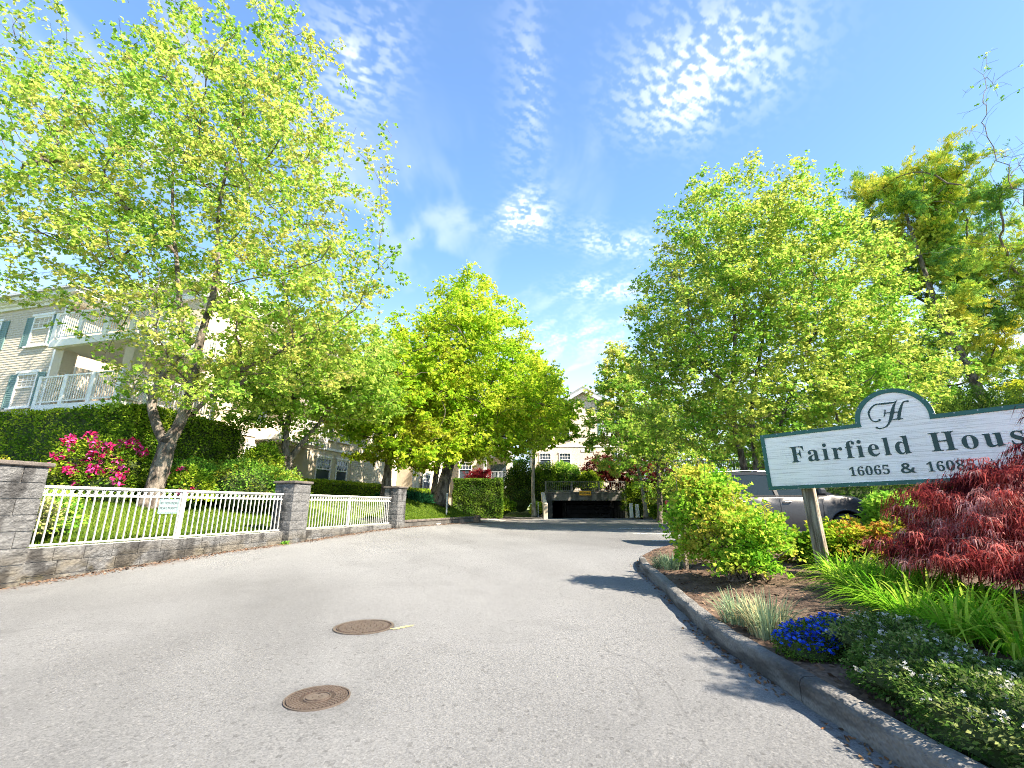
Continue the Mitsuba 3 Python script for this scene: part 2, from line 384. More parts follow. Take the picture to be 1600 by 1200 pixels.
for s0 in range(0, len(KERB) - 1, 12):
    s1 = min(s0 + 12, len(KERB) - 1)
    seg = kv[s0:s1 + 1].copy()
    seg[0] += (seg[1] - seg[0]) * 0.03; seg[-1] += (seg[-2] - seg[-1]) * 0.03
    fine = np.concatenate([seg[:-1, None] * (1 - u) + seg[1:, None] * u for u in (0.0, 0.25, 0.5, 0.75)], 1).reshape(-1, m_, 3)
    fine = np.concatenate([fine, seg[-1:]])
    chip = meshkit.fbm(fine * 9.0, 3, 77) - 0.5
    fine[:, 1:-1, 2] -= 0.012 * np.maximum(0, chip[:, 1:-1]) * 2
    fine[:, 1:4] += (kn[s0] * 0.02)[None, None].repeat(3, 1).repeat(len(fine), 0)[..., [0, 1]].tolist() @ np.eye(2, 3) * np.maximum(0, chip[:, 1:4])[..., None] * 2
    n_ = len(fine)
    q = [[i * m_ + j, i * m_ + j + 1, (i + 1) * m_ + j + 1, (i + 1) * m_ + j] for i in range(n_ - 1) for j in range(m_ - 1)]
    tri = [t for a_, b_, c_, d_ in q for t in ((a_, b_, c_), (a_, c_, d_))]
    for o in (0, (n_ - 1) * m_):
        tri += [(o, o + j, o + j + 1) for j in range(1, m_ - 1)]
    obj('stone', (fine.reshape(-1, 3), np.array(tri)), 'm_kerb', 'kerb', smooth=50)
inner = KERB + kn * 0.13
bedpoly = Polygon(np.vstack([inner, [(14, -4)]]))


def zbed(x, y):
    z = zroad(x, y) + 0.10 + 0.14 * S(0.0, 1.2, np.asarray(x) - 2.0)
    n = meshkit.fbm(np.stack([np.asarray(x) * 2.2, np.asarray(y) * 2.2, 0 * np.asarray(x)], -1), 4)
    return z + 0.10 * (n - 0.5)


bg = grid(np.arange(1.7, 12, 0.09), np.arange(-1.5, 9.6, 0.09), zbed)
import shapely
cen = bg[0][bg[1]].mean(1)
keep = shapely.contains_xy(bedpoly.buffer(0.05), cen[:, 0], cen[:, 1])
obj('soil_bed', (bg[0], bg[1][keep]), 'm_soil', smooth=True, kind='structure')

R0 = np.random.default_rng(5)
# bark mulch and dead leaves lying on the soil, litter in the gutter
pts = np.stack([R0.uniform(1.8, 9, 9000), R0.uniform(1.5, 9.5, 9000)], 1)
pts = pts[shapely.contains_xy(bedpoly.buffer(-0.03), pts[:, 0], pts[:, 1])][:5200]


def flakes(P, size, rng, tilt=0.5):
    n = len(P)
    a = rng.uniform(0, 2 * PI, n)
    ex = np.stack([np.cos(a), np.sin(a), rng.normal(0, tilt * 0.5, n)], 1)
    ey = np.stack([-np.sin(a), np.cos(a), rng.normal(0, tilt, n)], 1)
    L, W = size * rng.uniform(0.5, 1.5, n), size * rng.uniform(0.25, 0.8, n)
    q = np.array([[-1, -0.5], [-0.3, -1], [1, -0.2], [0.6, 0.9], [-0.7, 0.8]])
    v = P[:, None] + q[None, :, :1] * (L[:, None, None] * ex[:, None]) + q[None, :, 1:] * (W[:, None, None] * ey[:, None])
    f = np.array([[0, 1, 2], [0, 2, 3], [0, 3, 4]])
    return v.reshape(-1, 3), (np.arange(n)[:, None, None] * 5 + f[None]).reshape(-1, 3), np.repeat


def flakeset(name, P, size, cols, rng, label, catg, tilt=0.5):
    v, f, _ = flakes(P, size, rng, tilt)
    c = np.asarray(cols)[rng.integers(0, len(cols), len(P))] * rng.uniform(0.6, 1.25, (len(P), 1))
    obj(name, (v, f), 'm_litter', color=np.repeat(c, 5, 0), label=label, cat=catg, kind='stuff')


pbr('m_litter', {'type': 'mesh_attribute', 'name': 'vertex_color'}, 0.9)
flakeset('bark_mulch', np.c_[pts, zbed(pts[:, 0], pts[:, 1]) + 0.008], 0.022, [(0.10, 0.06, 0.035), (0.06, 0.035, 0.022), (0.17, 0.11, 0.07), (0.12, 0.065, 0.035)], R0, 'brown bark mulch scattered over the planting bed soil', 'mulch')
t_ = R0.uniform(20, 150, 1500); i_ = t_.astype(int)
dens = meshkit.noise(np.c_[t_ * 0.25, t_ * 0, t_ * 0]) > 0.42
t_, i_ = t_[dens], i_[dens]
off = -np.abs(R0.normal(0, 0.05, len(t_))) - 0.005
gp = KERB[i_] + kn[i_] * off[:, None] + kt[i_] * R0.uniform(-0.06, 0.06, len(t_))[:, None]
flakeset('leaf_litter', np.c_[gp, zroad(gp[:, 0], gp[:, 1]) + 0.006], 0.014, [(0.17, 0.07, 0.022), (0.11, 0.05, 0.02), (0.2, 0.11, 0.045), (0.07, 0.04, 0.022)], R0, 'rust brown litter of dead needles along the bed kerb gutter', 'litter')
s_ = R0.uniform(-0.3, 20, 6500); w_ = np.abs(R0.normal(0, 0.16, len(s_))) + 0.13
lp = F0[:2] + FT[:2] * s_[:, None] + FN[:2] * w_[:, None]
flakeset('leaf_litter', np.c_[lp, zroad(lp[:, 0], lp[:, 1]) + 0.006], 0.018, [(0.12, 0.065, 0.036), (0.09, 0.05, 0.032), (0.15, 0.10, 0.066), (0.17, 0.13, 0.1)], R0, 'reddish brown litter along the foot of the block wall', 'litter')

# lawn behind the fence and kerb wall
sg, wg = np.r_[np.linspace(-14, 0, 15), np.linspace(0.3, 20.4, 70)], np.r_[0.02, 0.25, 0.5, np.linspace(0.8, 6, 16), np.linspace(7, 34, 24)]
SG, WG = np.meshgrid(sg, wg, indexing='ij')
LX, LY = F0[0] + FT[0] * SG - FN[0] * WG, F0[1] + FT[1] * SG - FN[1] * WG
lv = np.stack([LX, LY, zlawn(LX, LY)], -1).reshape(-1, 3)
a_ = (np.arange(len(sg) - 1)[:, None] * len(wg) + np.arange(len(wg) - 1)[None]).ravel(); m_ = len(wg)
obj('lawn', (lv, np.vstack([np.stack([a_, a_ + m_, a_ + m_ + 1], 1), np.stack([a_, a_ + m_ + 1, a_ + 1], 1)])), 'm_lawn', smooth=True, kind='structure')


def blades(P, h, rng, col, lean=0.45, w=0.006):
    n = len(P)
    a = rng.uniform(0, 2 * PI, n); H_ = h * rng.uniform(0.5, 1.3, n)
    side = np.stack([np.cos(a), np.sin(a), 0 * a], 1) * w
    tip = np.stack([rng.normal(0, lean, n), rng.normal(0, lean, n), np.ones(n)], 1) * H_[:, None]
    v = np.stack([P - side, P + side, P + tip], 1)
    c = np.asarray(col)[rng.integers(0, len(col), n)] * rng.uniform(0.7, 1.2, (n, 1))
    return v.reshape(-1, 3), np.arange(3 * n).reshape(-1, 3), np.repeat(c, 3, 0)


def grass(name, sx, wx, n, h, label, w=0.008):
    s, ww = R0.uniform(*sx, n), R0.uniform(*wx, n)
    x, y = F0[0] + FT[0] * s - FN[0] * ww, F0[1] + FT[1] * s - FN[1] * ww
    v, f, c = blades(np.stack([x, y, zlawn(x, y) - 0.01], 1), h, R0, [(0.09, 0.17, 0.015), (0.15, 0.22, 0.022), (0.06, 0.12, 0.013)], w=w)
    obj(name, (v, f), 'm_leaf_dense', color=c, label=label, cat='grass', kind='stuff')


grass('grass', (0.1, 10, ), (0.25, 5.5), 60000, 0.07, 'mown grass of the lawn behind the white picket fence')
grass('grass', (10.6, 18.6), (0.22, 4.5), 45000, 0.07, 'bright mown grass on the mound behind the low concrete kerb wall', 0.012)

# ------------------------------------------------------------------ block pillars, low walls, picket fence
def fp(s, w, z):
    """a point s along the fence line, w towards the road"""
    return F0 + FT * s + FN * w + np.array([0, 0, z])


def rough_block(L, D, Hh, seed, amp=0.021):
    """split-faced block: x along, y depth, z up, corner at the origin, its four sides uneven"""
    nx, ny, nz = max(2, round(L / 0.07)), max(2, round(D / 0.07)), 4
    m = trimesh.creation.box((1, 1, 1)); v = []
    faces = []

    def sheet(o, u, w, nu, nw, nrm):
        base = sum(len(x) for x in v)
        U, W_ = np.meshgrid(np.linspace(0, 1, nu + 1), np.linspace(0, 1, nw + 1), indexing='ij')
        P = np.array(o) + U[..., None] * np.array(u) + W_[..., None] * np.array(w)
        edge = np.minimum(np.minimum(U, 1 - U) * nu, np.minimum(W_, 1 - W_) * nw)
        n = meshkit.fbm(P * 11 + seed * 3.1, 3, seed)
        inn = np.clip(edge, 0, 1)[..., None]
        P = P + np.array(nrm) * ((n[..., None] - 0.35) * amp * 2.2 * inn)
        v.append(P.reshape(-1, 3))
        i, j = np.meshgrid(np.arange(nu), np.arange(nw), indexing='ij')
        a = (i * (nw + 1) + j).ravel() + base
        faces.append(np.vstack([np.stack([a, a + nw + 1, a + nw + 2], 1), np.stack([a, a + nw + 2, a + 1], 1)]))
    sheet((0, 0, 0), (L, 0, 0), (0, 0, Hh), nx, nz, (0, -1, 0))
    sheet((L, 0, 0), (0, D, 0), (0, 0, Hh), ny, nz, (1, 0, 0))
    sheet((L, D, 0), (-L, 0, 0), (0, 0, Hh), nx, nz, (0, 1, 0))
    sheet((0, D, 0), (0, -D, 0), (0, 0, Hh), ny, nz, (-1, 0, 0))
    sheet((0, 0, Hh), (L, 0, 0), (0, D, 0), 1, 1, (0, 0, 1))
    return np.vstack(v), np.vstack(faces)


BCACHE = {}


def block_shape(L, D, Hh, seed, amp=0.021):
    k = (round(L, 3), round(D, 3), round(Hh, 3), seed, amp)
    if k not in BCACHE:
        BCACHE[k] = mikit.ply(rough_block(*k[:4], amp=amp), 'm_block', smooth=False)
    return BCACHE[k]


RB = np.random.default_rng(3)


def pillar(s0, wmid, label, size=0.58, ztop=1.66):
    t = thing('block_pillar', label, 'pillar', 'block pillars of the fence')
    z0 = float(zroad(*fp(s0, 0, 0)[:2])) - 0.05
    ch = 0.226
    n = int(math.ceil((ztop - z0) / ch))
    z0 = ztop - n * ch
    M0 = frame(fp(s0, wmid + size / 2, 0), FT, -FN)         # x along the fence, y away from the road
    obj('core', bx(0.02, size - 0.02, 0.02, size - 0.02, z0, ztop - 0.004, M0), 'm_mortar', t)
    for c in range(n):
        z = z0 + c * ch
        cut = size * (0.5 if c % 3 else 0.66)
        for a0, a1 in ((0, cut), (cut, size)):
            if c % 2:
                L, D, o = a1 - a0 - 0.012, size, (a0 + 0.004, 0, z + 0.004)
            else:
                L, D, o = size, a1 - a0 - 0.012, (0, a0 + 0.004, z + 0.004)
            M = M0 @ np.array([[1, 0, 0, o[0]], [0, 1, 0, o[1]], [0, 0, 1, o[2]], [0, 0, 0, 1.0]])
            put('block', block_shape(L, D, ch - 0.012, int(RB.integers(0, 3))), M, t)
    o = 0.045
    cap = cbx(-o, size + o, -o, size + o, ztop, ztop + 0.065, 0.014, M0)
    obj('cap_stone', cap, 'm_cap', t)
    return t


pillar(-0.62, 0.02, 'tall split-faced grey block pillar with a brown cap cut off by the left edge of the photo')
pillar(5.02, -0.03, 'split-faced block pillar with dark streaks standing between the two fence panels', 0.6)
pillar(10.08, -0.02, 'split-faced block pillar at the far end of the white fence beside the grass mound', 0.56, 1.72)


def low_wall(s0, s1, label, wface=0.10, amp=0.021, bl=0.41):
    t = thing('block_wall', label, 'wall', 'low block walls under the fence')
    top, ch = 0.50, 0.2
    M0 = frame(fp(s0, wface, 0), FT, -FN)
    L = s1 - s0
    zlo = -0.1
    obj('core', bx(0, L, 0.02, 0.26, zlo, top - 0.006, M0), 'm_mortar', t)
    for c in range(3):
        z = top - (c + 1) * ch
        x = -bl * (0.5 if c % 2 else 0.0) - 0.13 * c
        while x < L - 0.02:
            a, b = max(x, 0.0), min(x + bl, L)
            if b - a > 0.05 and z + ch > float(zroad(*fp(s0 + b, 0.1, 0)[:2])) - 0.02:
                M = M0 @ np.array([[1, 0, 0, a + 0.004], [0, 1, 0, 0], [0, 0, 1, z + 0.003], [0, 0, 0, 1.0]])
                put('block', block_shape(b - a - 0.011, 0.22, ch - 0.010, int(RB.integers(0, 6)), amp), M, t)
            x += bl
    return t


low_wall(-0.02, 5.0, 'low block wall with brown stained lower courses under the nearer fence panel')
low_wall(5.64, 10.06, 'low mottled grey block wall under the farther fence panel', 0.08, 0.024)

ring_v, ring_f = [], []
for i in range(14):
    a = 2 * PI * i / 14
    for rr in (0.047, 0.036):
        for y in (-0.006, 0.006):
            ring_v.append((rr * math.cos(a), y, rr * math.sin(a)))
for i in range(14):
    p, q = 4 * i, 4 * ((i + 1) % 14)
    for a, b in ((0, 1), (1, 3), (3, 2), (2, 0)):
        ring_f += [(p + a, p + b, q + b), (p + a, q + b, q + a)]
RING = mikit.ply((np.array(ring_v), np.array(ring_f)), 'm_white_steel')
PICKET = mikit.ply(bx(-0.009, 0.009, -0.009, 0.009, 0, 0.745), 'm_white_steel')
SPACER = mikit.ply(bx(-0.007, 0.007, -0.007, 0.007, 0, 0.1), 'm_white_steel')


def fence(s0, s1, spost, label, sp=0.114):
    t = thing('picket_fence', label, 'fence', 'white steel fence panels')
    zb, zr, zt = 0.53, 1.265, 1.375
    w = -0.03
    for z, h, wd in ((zb, 0.03, 0.03), (zr, 0.028, 0.03), (zt + 0.017, 0.045, 0.055)):
        obj('rail', trans(cbx(s0 - 0.02, s1 + 0.02, -wd / 2, wd / 2, z - h / 2, z + h / 2, 0.004), frame(fp(0, w, 0), FT, -FN)), 'm_white_steel', t)
    obj('post', trans(cbx(spost - 0.032, spost + 0.032, -0.036, 0.036, 0.49, zt + 0.03, 0.004), frame(fp(0, w, 0), FT, -FN)), 'm_white_steel', t)
    n = int((s1 - s0) / sp)
    for i in range(n + 1):
        s = s0 + 0.05 + i * sp
        if s > s1 - 0.01:
            break
        if abs(s - spost) > 0.04:
            put('picket', PICKET, frame(fp(s, w, zb), FT, -FN), t)
            put('spacer', SPACER, frame(fp(s, w, zr), FT, -FN), t)
        if abs(s + sp / 2 - spost) > 0.07 and s + sp / 2 < s1:
            put('ring', RING, frame(fp(s + sp / 2, w, (zr + zt) / 2 + 0.003), FT, -FN), t)
    return t


fence(0.0, 4.98, 2.38, 'nearer white steel picket fence panel with a row of rings under its top rail')
fence(5.66, 10.04, 7.72, 'farther white steel picket fence panel between the two smaller looking pillars')

t = thing('notice_plate', 'small pale blue notice plate with two lines of dark lettering fixed on the white fence', 'notice sign')
Mp = frame(fp(2.10, 0.0, 1.1), FT, (0, 0, 1), FN)
pl = sbox(-0.19, -0.135, 0.19, 0.135).buffer(0.0)
pl = pl.buffer(-0.02).buffer(0.02)
obj('plate', trans(trimesh.creation.extrude_polygon(pl, 0.004, engine='earcut'), Mp), 'm_plaque', t)
rim = pl.buffer(-0.012).difference(pl.buffer(-0.018))
obj('border', trans(trimesh.creation.extrude_polygon(rim, 0.002, engine='earcut'), Mp @ frame((0, 0, 0.004), (1, 0, 0), (0, 1, 0), (0, 0, 1))), 'm_ink', t)
for txt, y, hh in (('NO TRESPASSING', 0.035, 0.045), ('PRIVATE PROPERTY', -0.06, 0.045)):
    tm = meshkit.text_mesh(txt, hh, 0.002, True)
    wd = tm.bounds[1][0]
    sc = min(1.0, 0.33 / wd)
    v = np.array(tm.vertices) * [sc, 1, 1] - [wd * sc / 2, 0, 0] + [0, y, 0.004]
    obj('lettering', trans((v, tm.faces), Mp), 'm_ink', t)

# low concrete kerb wall that holds the grass mound, its timber end
t = thing('kerb_wall', 'low concrete kerb wall with a brown coping holding the grass mound', 'kerb wall')
Mk = frame(fp(10.62, 0.05, 0), FT, -FN)
obj('wall', bx(0, 7.35, 0.0, 0.2, 0.05, 0.52, Mk), 'm_concrete', t)
for i in range(7):
    obj('coping', trans(cbx(i * 1.05 + 0.006, i * 1.05 + 1.044, -0.035, 0.22, 0.52, 0.60, 0.012), Mk), 'm_cap', t)
obj('vent_box', trans(cbx(3.05, 3.4, -0.022, 0.02, 0.27, 0.4, 0.006), Mk), 'm_trim', t)
t = thing('timber_edging', 'short upright timber edging boards ending the low kerb wall', 'edging')
for i in range(8):
    ang = 0.13 * i
    c = fp(18.05 + 0.27 * i * math.cos(ang * 0.6), 0.03 - 0.2 * math.sin(ang) * i * 0.35, 0)
    d = unit(FT * math.cos(ang) - FN * math.sin(ang))
    obj('board', trans(cbx(-0.12, 0.12, -0.05, 0.05, 0.1, 0.60 + 0.05 * RB.uniform(-1, 1), 0.012), frame(c, d, np.cross((0, 0, 1), d))), 'm_timber', t)


# ------------------------------------------------------------------ window and building helpers
def basis(o, ex):
    """ex along the wall (left to right seen from outside), y into the wall"""
    ex = unit(np.array([ex[0], ex[1], 0.0]))
    return frame(o, ex, np.cross((0, 0, 1), ex))


def window(b, M, x0, x1, z0, z1, shutters=(True, True), proud=0.06, up=0.42, cols=4, rows=2):
    w = key_for('window', b)
    sc = [cat([bx(x0, x0 + 0.07, -proud, 0.05, z0, z1), bx(x1 - 0.07, x1, -proud, 0.05, z0, z1), bx(x0 + 0.07, x1 - 0.07, -proud, 0.05, z1 - 0.09, z1),
               bx(x0 + 0.07, x1 - 0.07, -proud, 0.05, z0, z0 + 0.06)])]
    scene[w] = mikit.ply(trans(sc[0], M), 'm_trim')
    zm = z1 - (z1 - z0) * up
    obj('sill', trans(bx(x0 - 0.12, x1 + 0.12, -proud - 0.05, 0, z0 - 0.07, z0 - 0.002), M), 'm_trim', w)
    obj('head', trans(bx(x0 - 0.1, x1 + 0.1, -proud - 0.03, 0, z1 + 0.002, z1 + 0.11), M), 'm_trim', w)
    obj('pane', trans(bx(x0 + 0.07, x1 - 0.07, -0.005, 0.03, zm + 0.03, z1 - 0.09), M), 'm_pane', w)
    obj('lower_pane', trans(bx(x0 + 0.07, x1 - 0.07, -0.005, 0.03, z0 + 0.06, zm - 0.03), M), 'm_blind' if shutters[0] else 'm_pane', w)
    obj('meeting_rail', trans(bx(x0 + 0.07, x1 - 0.07, -proud + 0.01, 0, zm - 0.03, zm + 0.03), M), 'm_trim', w)
    gl = [bx(x0 + 0.07 + (x1 - x0 - 0.14) * k / cols - 0.014, x0 + 0.07 + (x1 - x0 - 0.14) * k / cols + 0.014, -0.022, -0.006, zm + 0.03, z1 - 0.09) for k in range(1, cols)]
    gl += [bx(x0 + 0.07, x1 - 0.07, -0.028, -0.006, zm + 0.03 + (z1 - 0.12 - zm) * k / rows - 0.014, zm + 0.03 + (z1 - 0.12 - zm) * k / rows + 0.014) for k in range(1, rows)]
    obj('glazing_bars', trans(cat(gl), M), 'm_trim', w)
    for side, on in zip((-1, 1), shutters):
        if on:
            a, c = (x0 - 0.46, x0 - 0.02) if side < 0 else (x1 + 0.02, x1 + 0.46)
            sl = [bx(a, a + 0.05, -0.05, -0.012, z0, z1), bx(c - 0.05, c, -0.05, -0.012, z0, z1), bx(a + 0.05, c - 0.05, -0.03, -0.012, z0, z1)]
            n = int((z1 - z0) / 0.09)
            sl += [bx(a + 0.05, c - 0.05, -0.045, -0.03, z0 + (k + 0.25) * (z1 - z0) / n, z0 + (k + 0.75) * (z1 - z0) / n) for k in range(n)]
            obj('shutter', trans(cat(sl), M), 'm_shutter', b)
    return w


def siding(x0, x1, z0, z1, step=0.115, y=0.0):
    n = int((z1 - z0) / step)
    z = z0 + np.arange(n + 1) * step
    v, f = [], []
    for k in range(n):
        b = len(v)
        v += [(x0, y - 0.022, z[k]), (x1, y - 0.022, z[k]), (x1, y - 0.004, z[k + 1]), (x0, y - 0.004, z[k + 1]), (x0, y, z[k]), (x1, y, z[k])]
        f += [(b, b + 1, b + 2), (b, b + 2, b + 3), (b + 4, b + 5, b + 1), (b + 4, b + 1, b)]
    return np.array(v), np.array(f)


def railing(b, M, x0, x1, z, h=1.02, sp=0.115, posts=(), wide=0.0, name='railing', m='m_trim'):
    r = key_for(name, b)
    scene[r] = mikit.ply(trans(cat([bx(x0, x1, -0.03, 0.03, z + h - 0.05, z + h), bx(x0, x1, -0.02, 0.02, z + 0.06, z + 0.10)]), M), m)
    bal = [bx(x - 0.012, x + 0.012, -0.012, 0.012, z + 0.1, z + h - 0.05) for x in np.arange(x0 + sp, x1 - 0.05, sp)]
    k = obj('baluster', trans(cat(bal), M), m, r, kind='stuff')
    for x in posts:
        obj('post', trans(bx(x - 0.05 - wide, x + 0.05 + wide, -0.045, 0.035, z - 0.15, z + h + 0.02), M), m, r)
    return r


# ------------------------------------------------------------------ the left building (three storeys, siding bay and balconies)
def bw(p, q, z=0.0):
    return BR * p + BT * q + np.array([0, 0, z])


MA = basis(bw(0, 12.95), BR)          # face A: x = p, y into the building
A = thing('apartment_building', 'three-storey cream apartment building with siding, shutters and white balconies behind the tall hedge at left', 'building')
obj('wall', trans(bx(-40, -23.4, 0.02, 12, 0.5, 9.75), MA), 'm_stucco', A)
obj('siding', trans(siding(-40, -23.4, 1.5, 9.72), MA), 'm_siding', A, kind='stuff')
obj('corner_board', trans(bx(-23.55, -23.385, -0.035, 0.06, 1.5, 9.72), MA), 'm_trim', A)
for z0, z1 in ((7.85, 9.25), (5.1, 6.6)):
    window(A, MA, -25.3, -24.1, z0, z1)
    window(A, MA, -28.55, -27.35, z0, z1)
    window(A, MA, -31.8, -30.6, z0, z1)
for i, (z0, z1, o, mm) in enumerate(((9.75, 9.9, 0.08, 'm_trim'), (9.9, 10.0, 0.2, 'm_trim'), (10.0, 10.18, 0.42, 'm_trim'), (10.18, 10.26, 0.55, 'm_grey_trim'))):
    obj('cornice', trans(bx(-40, -22.9 + o, -o, 12, z0, z1), MA), mm, A)
rv = np.array([(-40, -0.55, 10.27), (-22.3, -0.55, 10.27), (-22.3, 12, 10.27), (-40, 12, 10.27), (-40, 5, 12.0), (-26.8, 5, 12.0)])
obj('roof', trans((rv, np.array([(0, 1, 5), (0, 5, 4), (1, 2, 5), (2, 3, 4), (2, 4, 5)])), MA), 'm_roof', A)
# recessed balcony bay
zb2, zb3 = 4.55, 7.0
obj('wall', trans(bx(-23.4, -18.0, 1.9, 12, 0.5, 10.9), MA), 'm_stucco', A)
obj('wall', trans(bx(-23.2, -22.0, 0.0, 1.88, 0.5, zb3 - 0.32), MA), 'm_stucco', A)
obj('wall', trans(bx(-18.6, -17.7, 0.0, 1.88, 0.5, zb3 - 0.32), MA), 'm_stucco', A)
for zf, rail in ((zb2, True), (zb3, True)):
    obj('balcony_floor', trans(bx(-20.3, -16.4, -2.0, 1.9, zf - 0.3, zf - 0.03), MA), 'm_trim', A)
    obj('soffit', trans(bx(-20.2, -16.5, -1.9, 1.85, zf - 0.335, zf - 0.302), MA), 'm_soffit', A)
    railing(A, MA @ frame((0, -1.95, 0), (1, 0, 0), (0, 1, 0)), -20.3, -16.4, zf, 1.02, posts=(-20.25, -19.0, -17.7, -16.45), wide=0.04)
    Ms = basis(bw(-16.42, 0), BT)
    railing(A, Ms, 11.0, 14.7, zf, 1.02, posts=(11.9, 13.3, 14.6), wide=0.03)
for zf in (1.85, zb2, zb3):
    for x0, x1 in ((-21.8, -20.0), (-19.9, -18.8)):
        d = key_for('patio_door', A)
        scene[d] = mikit.ply(trans(cat([bx(x0, x0 + 0.08, 1.83, 1.92, zf, zf + 2.15), bx(x1 - 0.08, x1, 1.83, 1.92, zf, zf + 2.15), bx(x0 + 0.08, x1 - 0.08, 1.83, 1.92, zf + 2.06, zf + 2.15),
                                        bx((x0 + x1) / 2 - 0.05, (x0 + x1) / 2 + 0.05, 1.84, 1.92, zf, zf + 2.06)]), MA), 'm_trim')
        obj('pane', trans(bx(x0 + 0.08, x1 - 0.08, 1.86, 1.9, zf, zf + 2.06), MA), 'm_pane', d)
for p in (-20.1, -16.65):
    obj('column', trans(bx(p - 0.22, p + 0.22, -1.75, -1.3, zb2 - 0.03, zb3 - 0.3), MA), 'm_stucco', A)
    obj('column', trans(bx(p - 0.28, p + 0.28, -1.8, -1.25, 0.8, zb2 - 0.3), MA), 'm_stucco', A)
# upper cream gable wall set back
obj('cornice', trans(bx(-23.6, -17.6, 1.5, 12, 10.9, 11.15), MA), 'm_trim', A)
# face B: towards the road
MB = basis(bw(-18.0, 0), BT)          # x = q
obj('wall', trans(bx(14.85, 33.0, 0.0, 6, 0.6, 10.2), MB), 'm_stucco', A)
for z in (4.42, 7.0):
    obj('trim_band', trans(bx(14.9, 33.05, -0.06, 0.0, z, z + 0.14), MB), 'm_trim', A)
obj('cornice', trans(bx(14.7, 33.4, -0.5, 6, 10.2, 10.5), MB), 'm_trim', A)
obj('siding', trans(siding(26.9, 32.7, 1.2, 4.38), MB), 'm_siding', A, kind='stuff')
obj('corner_board', trans(bx(32.7, 33.06, -0.05, 0.0, 1.2, 4.4), MB), 'm_trim', A)
for q0, q1 in ((18.0, 19.1), (23.35, 24.75), (25.3, 26.5)):
    window(A, MB, q0, q1, 2.3, 3.95, (False, False))
    window(A, MB, q0, q1, 5.1, 6.5, (False, False))
    window(A, MB, q0, q1, 7.8, 9.2, (False, False))
for zf in (4.55, 7.0):
    obj('balcony_floor', trans(bx(18.6, 22.4, -1.4, 0.0, zf - 0.25, zf - 0.03), MB), 'm_trim', A)
    railing(A, MB @ frame((0, -1.35, 0), (1, 0, 0), (0, 1, 0)), 18.6, 22.4, zf, 1.02, posts=(18.65, 20.5, 22.35))
# recessed dark entrance at the far end
obj('wall', trans(bx(33.0, 36.5, 2.4, 6, 0.5, 10.2), MB), 'm_stucco', A)
obj('entrance_door', trans(bx(33.5, 35.8, 2.3, 2.5, 1.2, 3.6), MB), 'm_dark', A)
obj('wall', trans(bx(36.5, 44, 0.3, 6, 0.5, 10.2), MB), 'm_stucco', A)
for z0, z1 in ((2.3, 3.9), (5.1, 6.5)):
    window(A, MB, 38.0, 39.4, z0, z1, (False, False))
    window(A, MB, 41.0, 42.4, z0, z1, (False, False))

# ------------------------------------------------------------------ the far buildings
B = thing('apartment_building', 'far cream gabled apartment building with a grey roof seen between the crowns above the garage', 'building')
MBf = basis((0, 55, 0), (1, 0, 0))
gv = np.array([(2.6, 0, 1.5), (15.6, 0, 1.5), (15.6, 0, 11.3), (8.7, 0, 15.0), (2.6, 0, 11.3)])
gb = gv + [0, 14, 0]
obj('wall', trans((np.vstack([gv, gb]), np.array([(0, 1, 2), (0, 2, 3), (0, 3, 4), (1, 6, 7), (1, 7, 2), (5, 0, 4), (5, 4, 9)])), MBf), 'm_stucco', B)


def slab(a, b, c, d, th):
    q = np.array([a, b, c, d], float)
    n = unit(np.cross(q[1] - q[0], q[3] - q[0]))
    v = np.vstack([q, q - n * th])
    return v, np.array([(0, 1, 2), (0, 2, 3), (6, 5, 4), (7, 6, 4), (0, 4, 5), (0, 5, 1), (1, 5, 6), (1, 6, 2), (2, 6, 7), (2, 7, 3), (3, 7, 4), (3, 4, 0)])


obj('roof', trans(cat([slab((8.72, -0.6, 15.45), (16.3, -0.6, 11.35), (16.3, 14.5, 11.35), (8.72, 14.5, 15.45), 0.3), slab((1.9, -0.6, 11.35), (8.68, -0.6, 15.45), (8.68, 14.5, 15.45), (1.9, 14.5, 11.35), 0.3)]), MBf), 'm_roof', B)
obj('fascia', trans(cat([slab((8.72, -0.65, 15.1), (16.3, -0.65, 11.0), (16.3, -0.45, 11.0), (8.72, -0.45, 15.1), 0.35), slab((1.9, -0.65, 11.0), (8.68, -0.65, 15.1), (8.68, -0.45, 15.1), (1.9, -0.45, 11.0), 0.35)]), MBf), 'm_grey_trim', B)
obj('trim_band', trans(bx(2.6, 15.6, -0.08, 0.0, 8.0, 8.2), MBf), 'm_trim', B)
for x in (8.3, 9.15):
    obj('vent', trans(bx(x, x + 0.55, -0.06, 0.0, 7.4, 7.65), MBf), 'm_grey_trim', B)
for x0, z0, z1 in ((5.65, 5.4, 7.3), (5.65, 8.9, 11.0), (3.3, 5.4, 7.3), (10.9, 9.4, 11.2), (12.6, 5.4, 7.3)):
    window(B, MBf, x0, x0 + 1.4, z0, z1, (x0 > 10, x0 > 10), 0.1)
C = thing('apartment_building', 'pale far apartment wing with a blue grey balcony behind the clipped hedge block', 'building')
MCf = basis((0, 47, 0), (1, 0, 0))
obj('wall', trans(bx(-16, -0.2, 2.0, 10, 0.5, 12.5), MCf), 'm_stucco', C)
obj('cornice', trans(bx(-16.3, 0.1, 1.5, 10, 12.5, 12.9), MCf), 'm_trim', C)
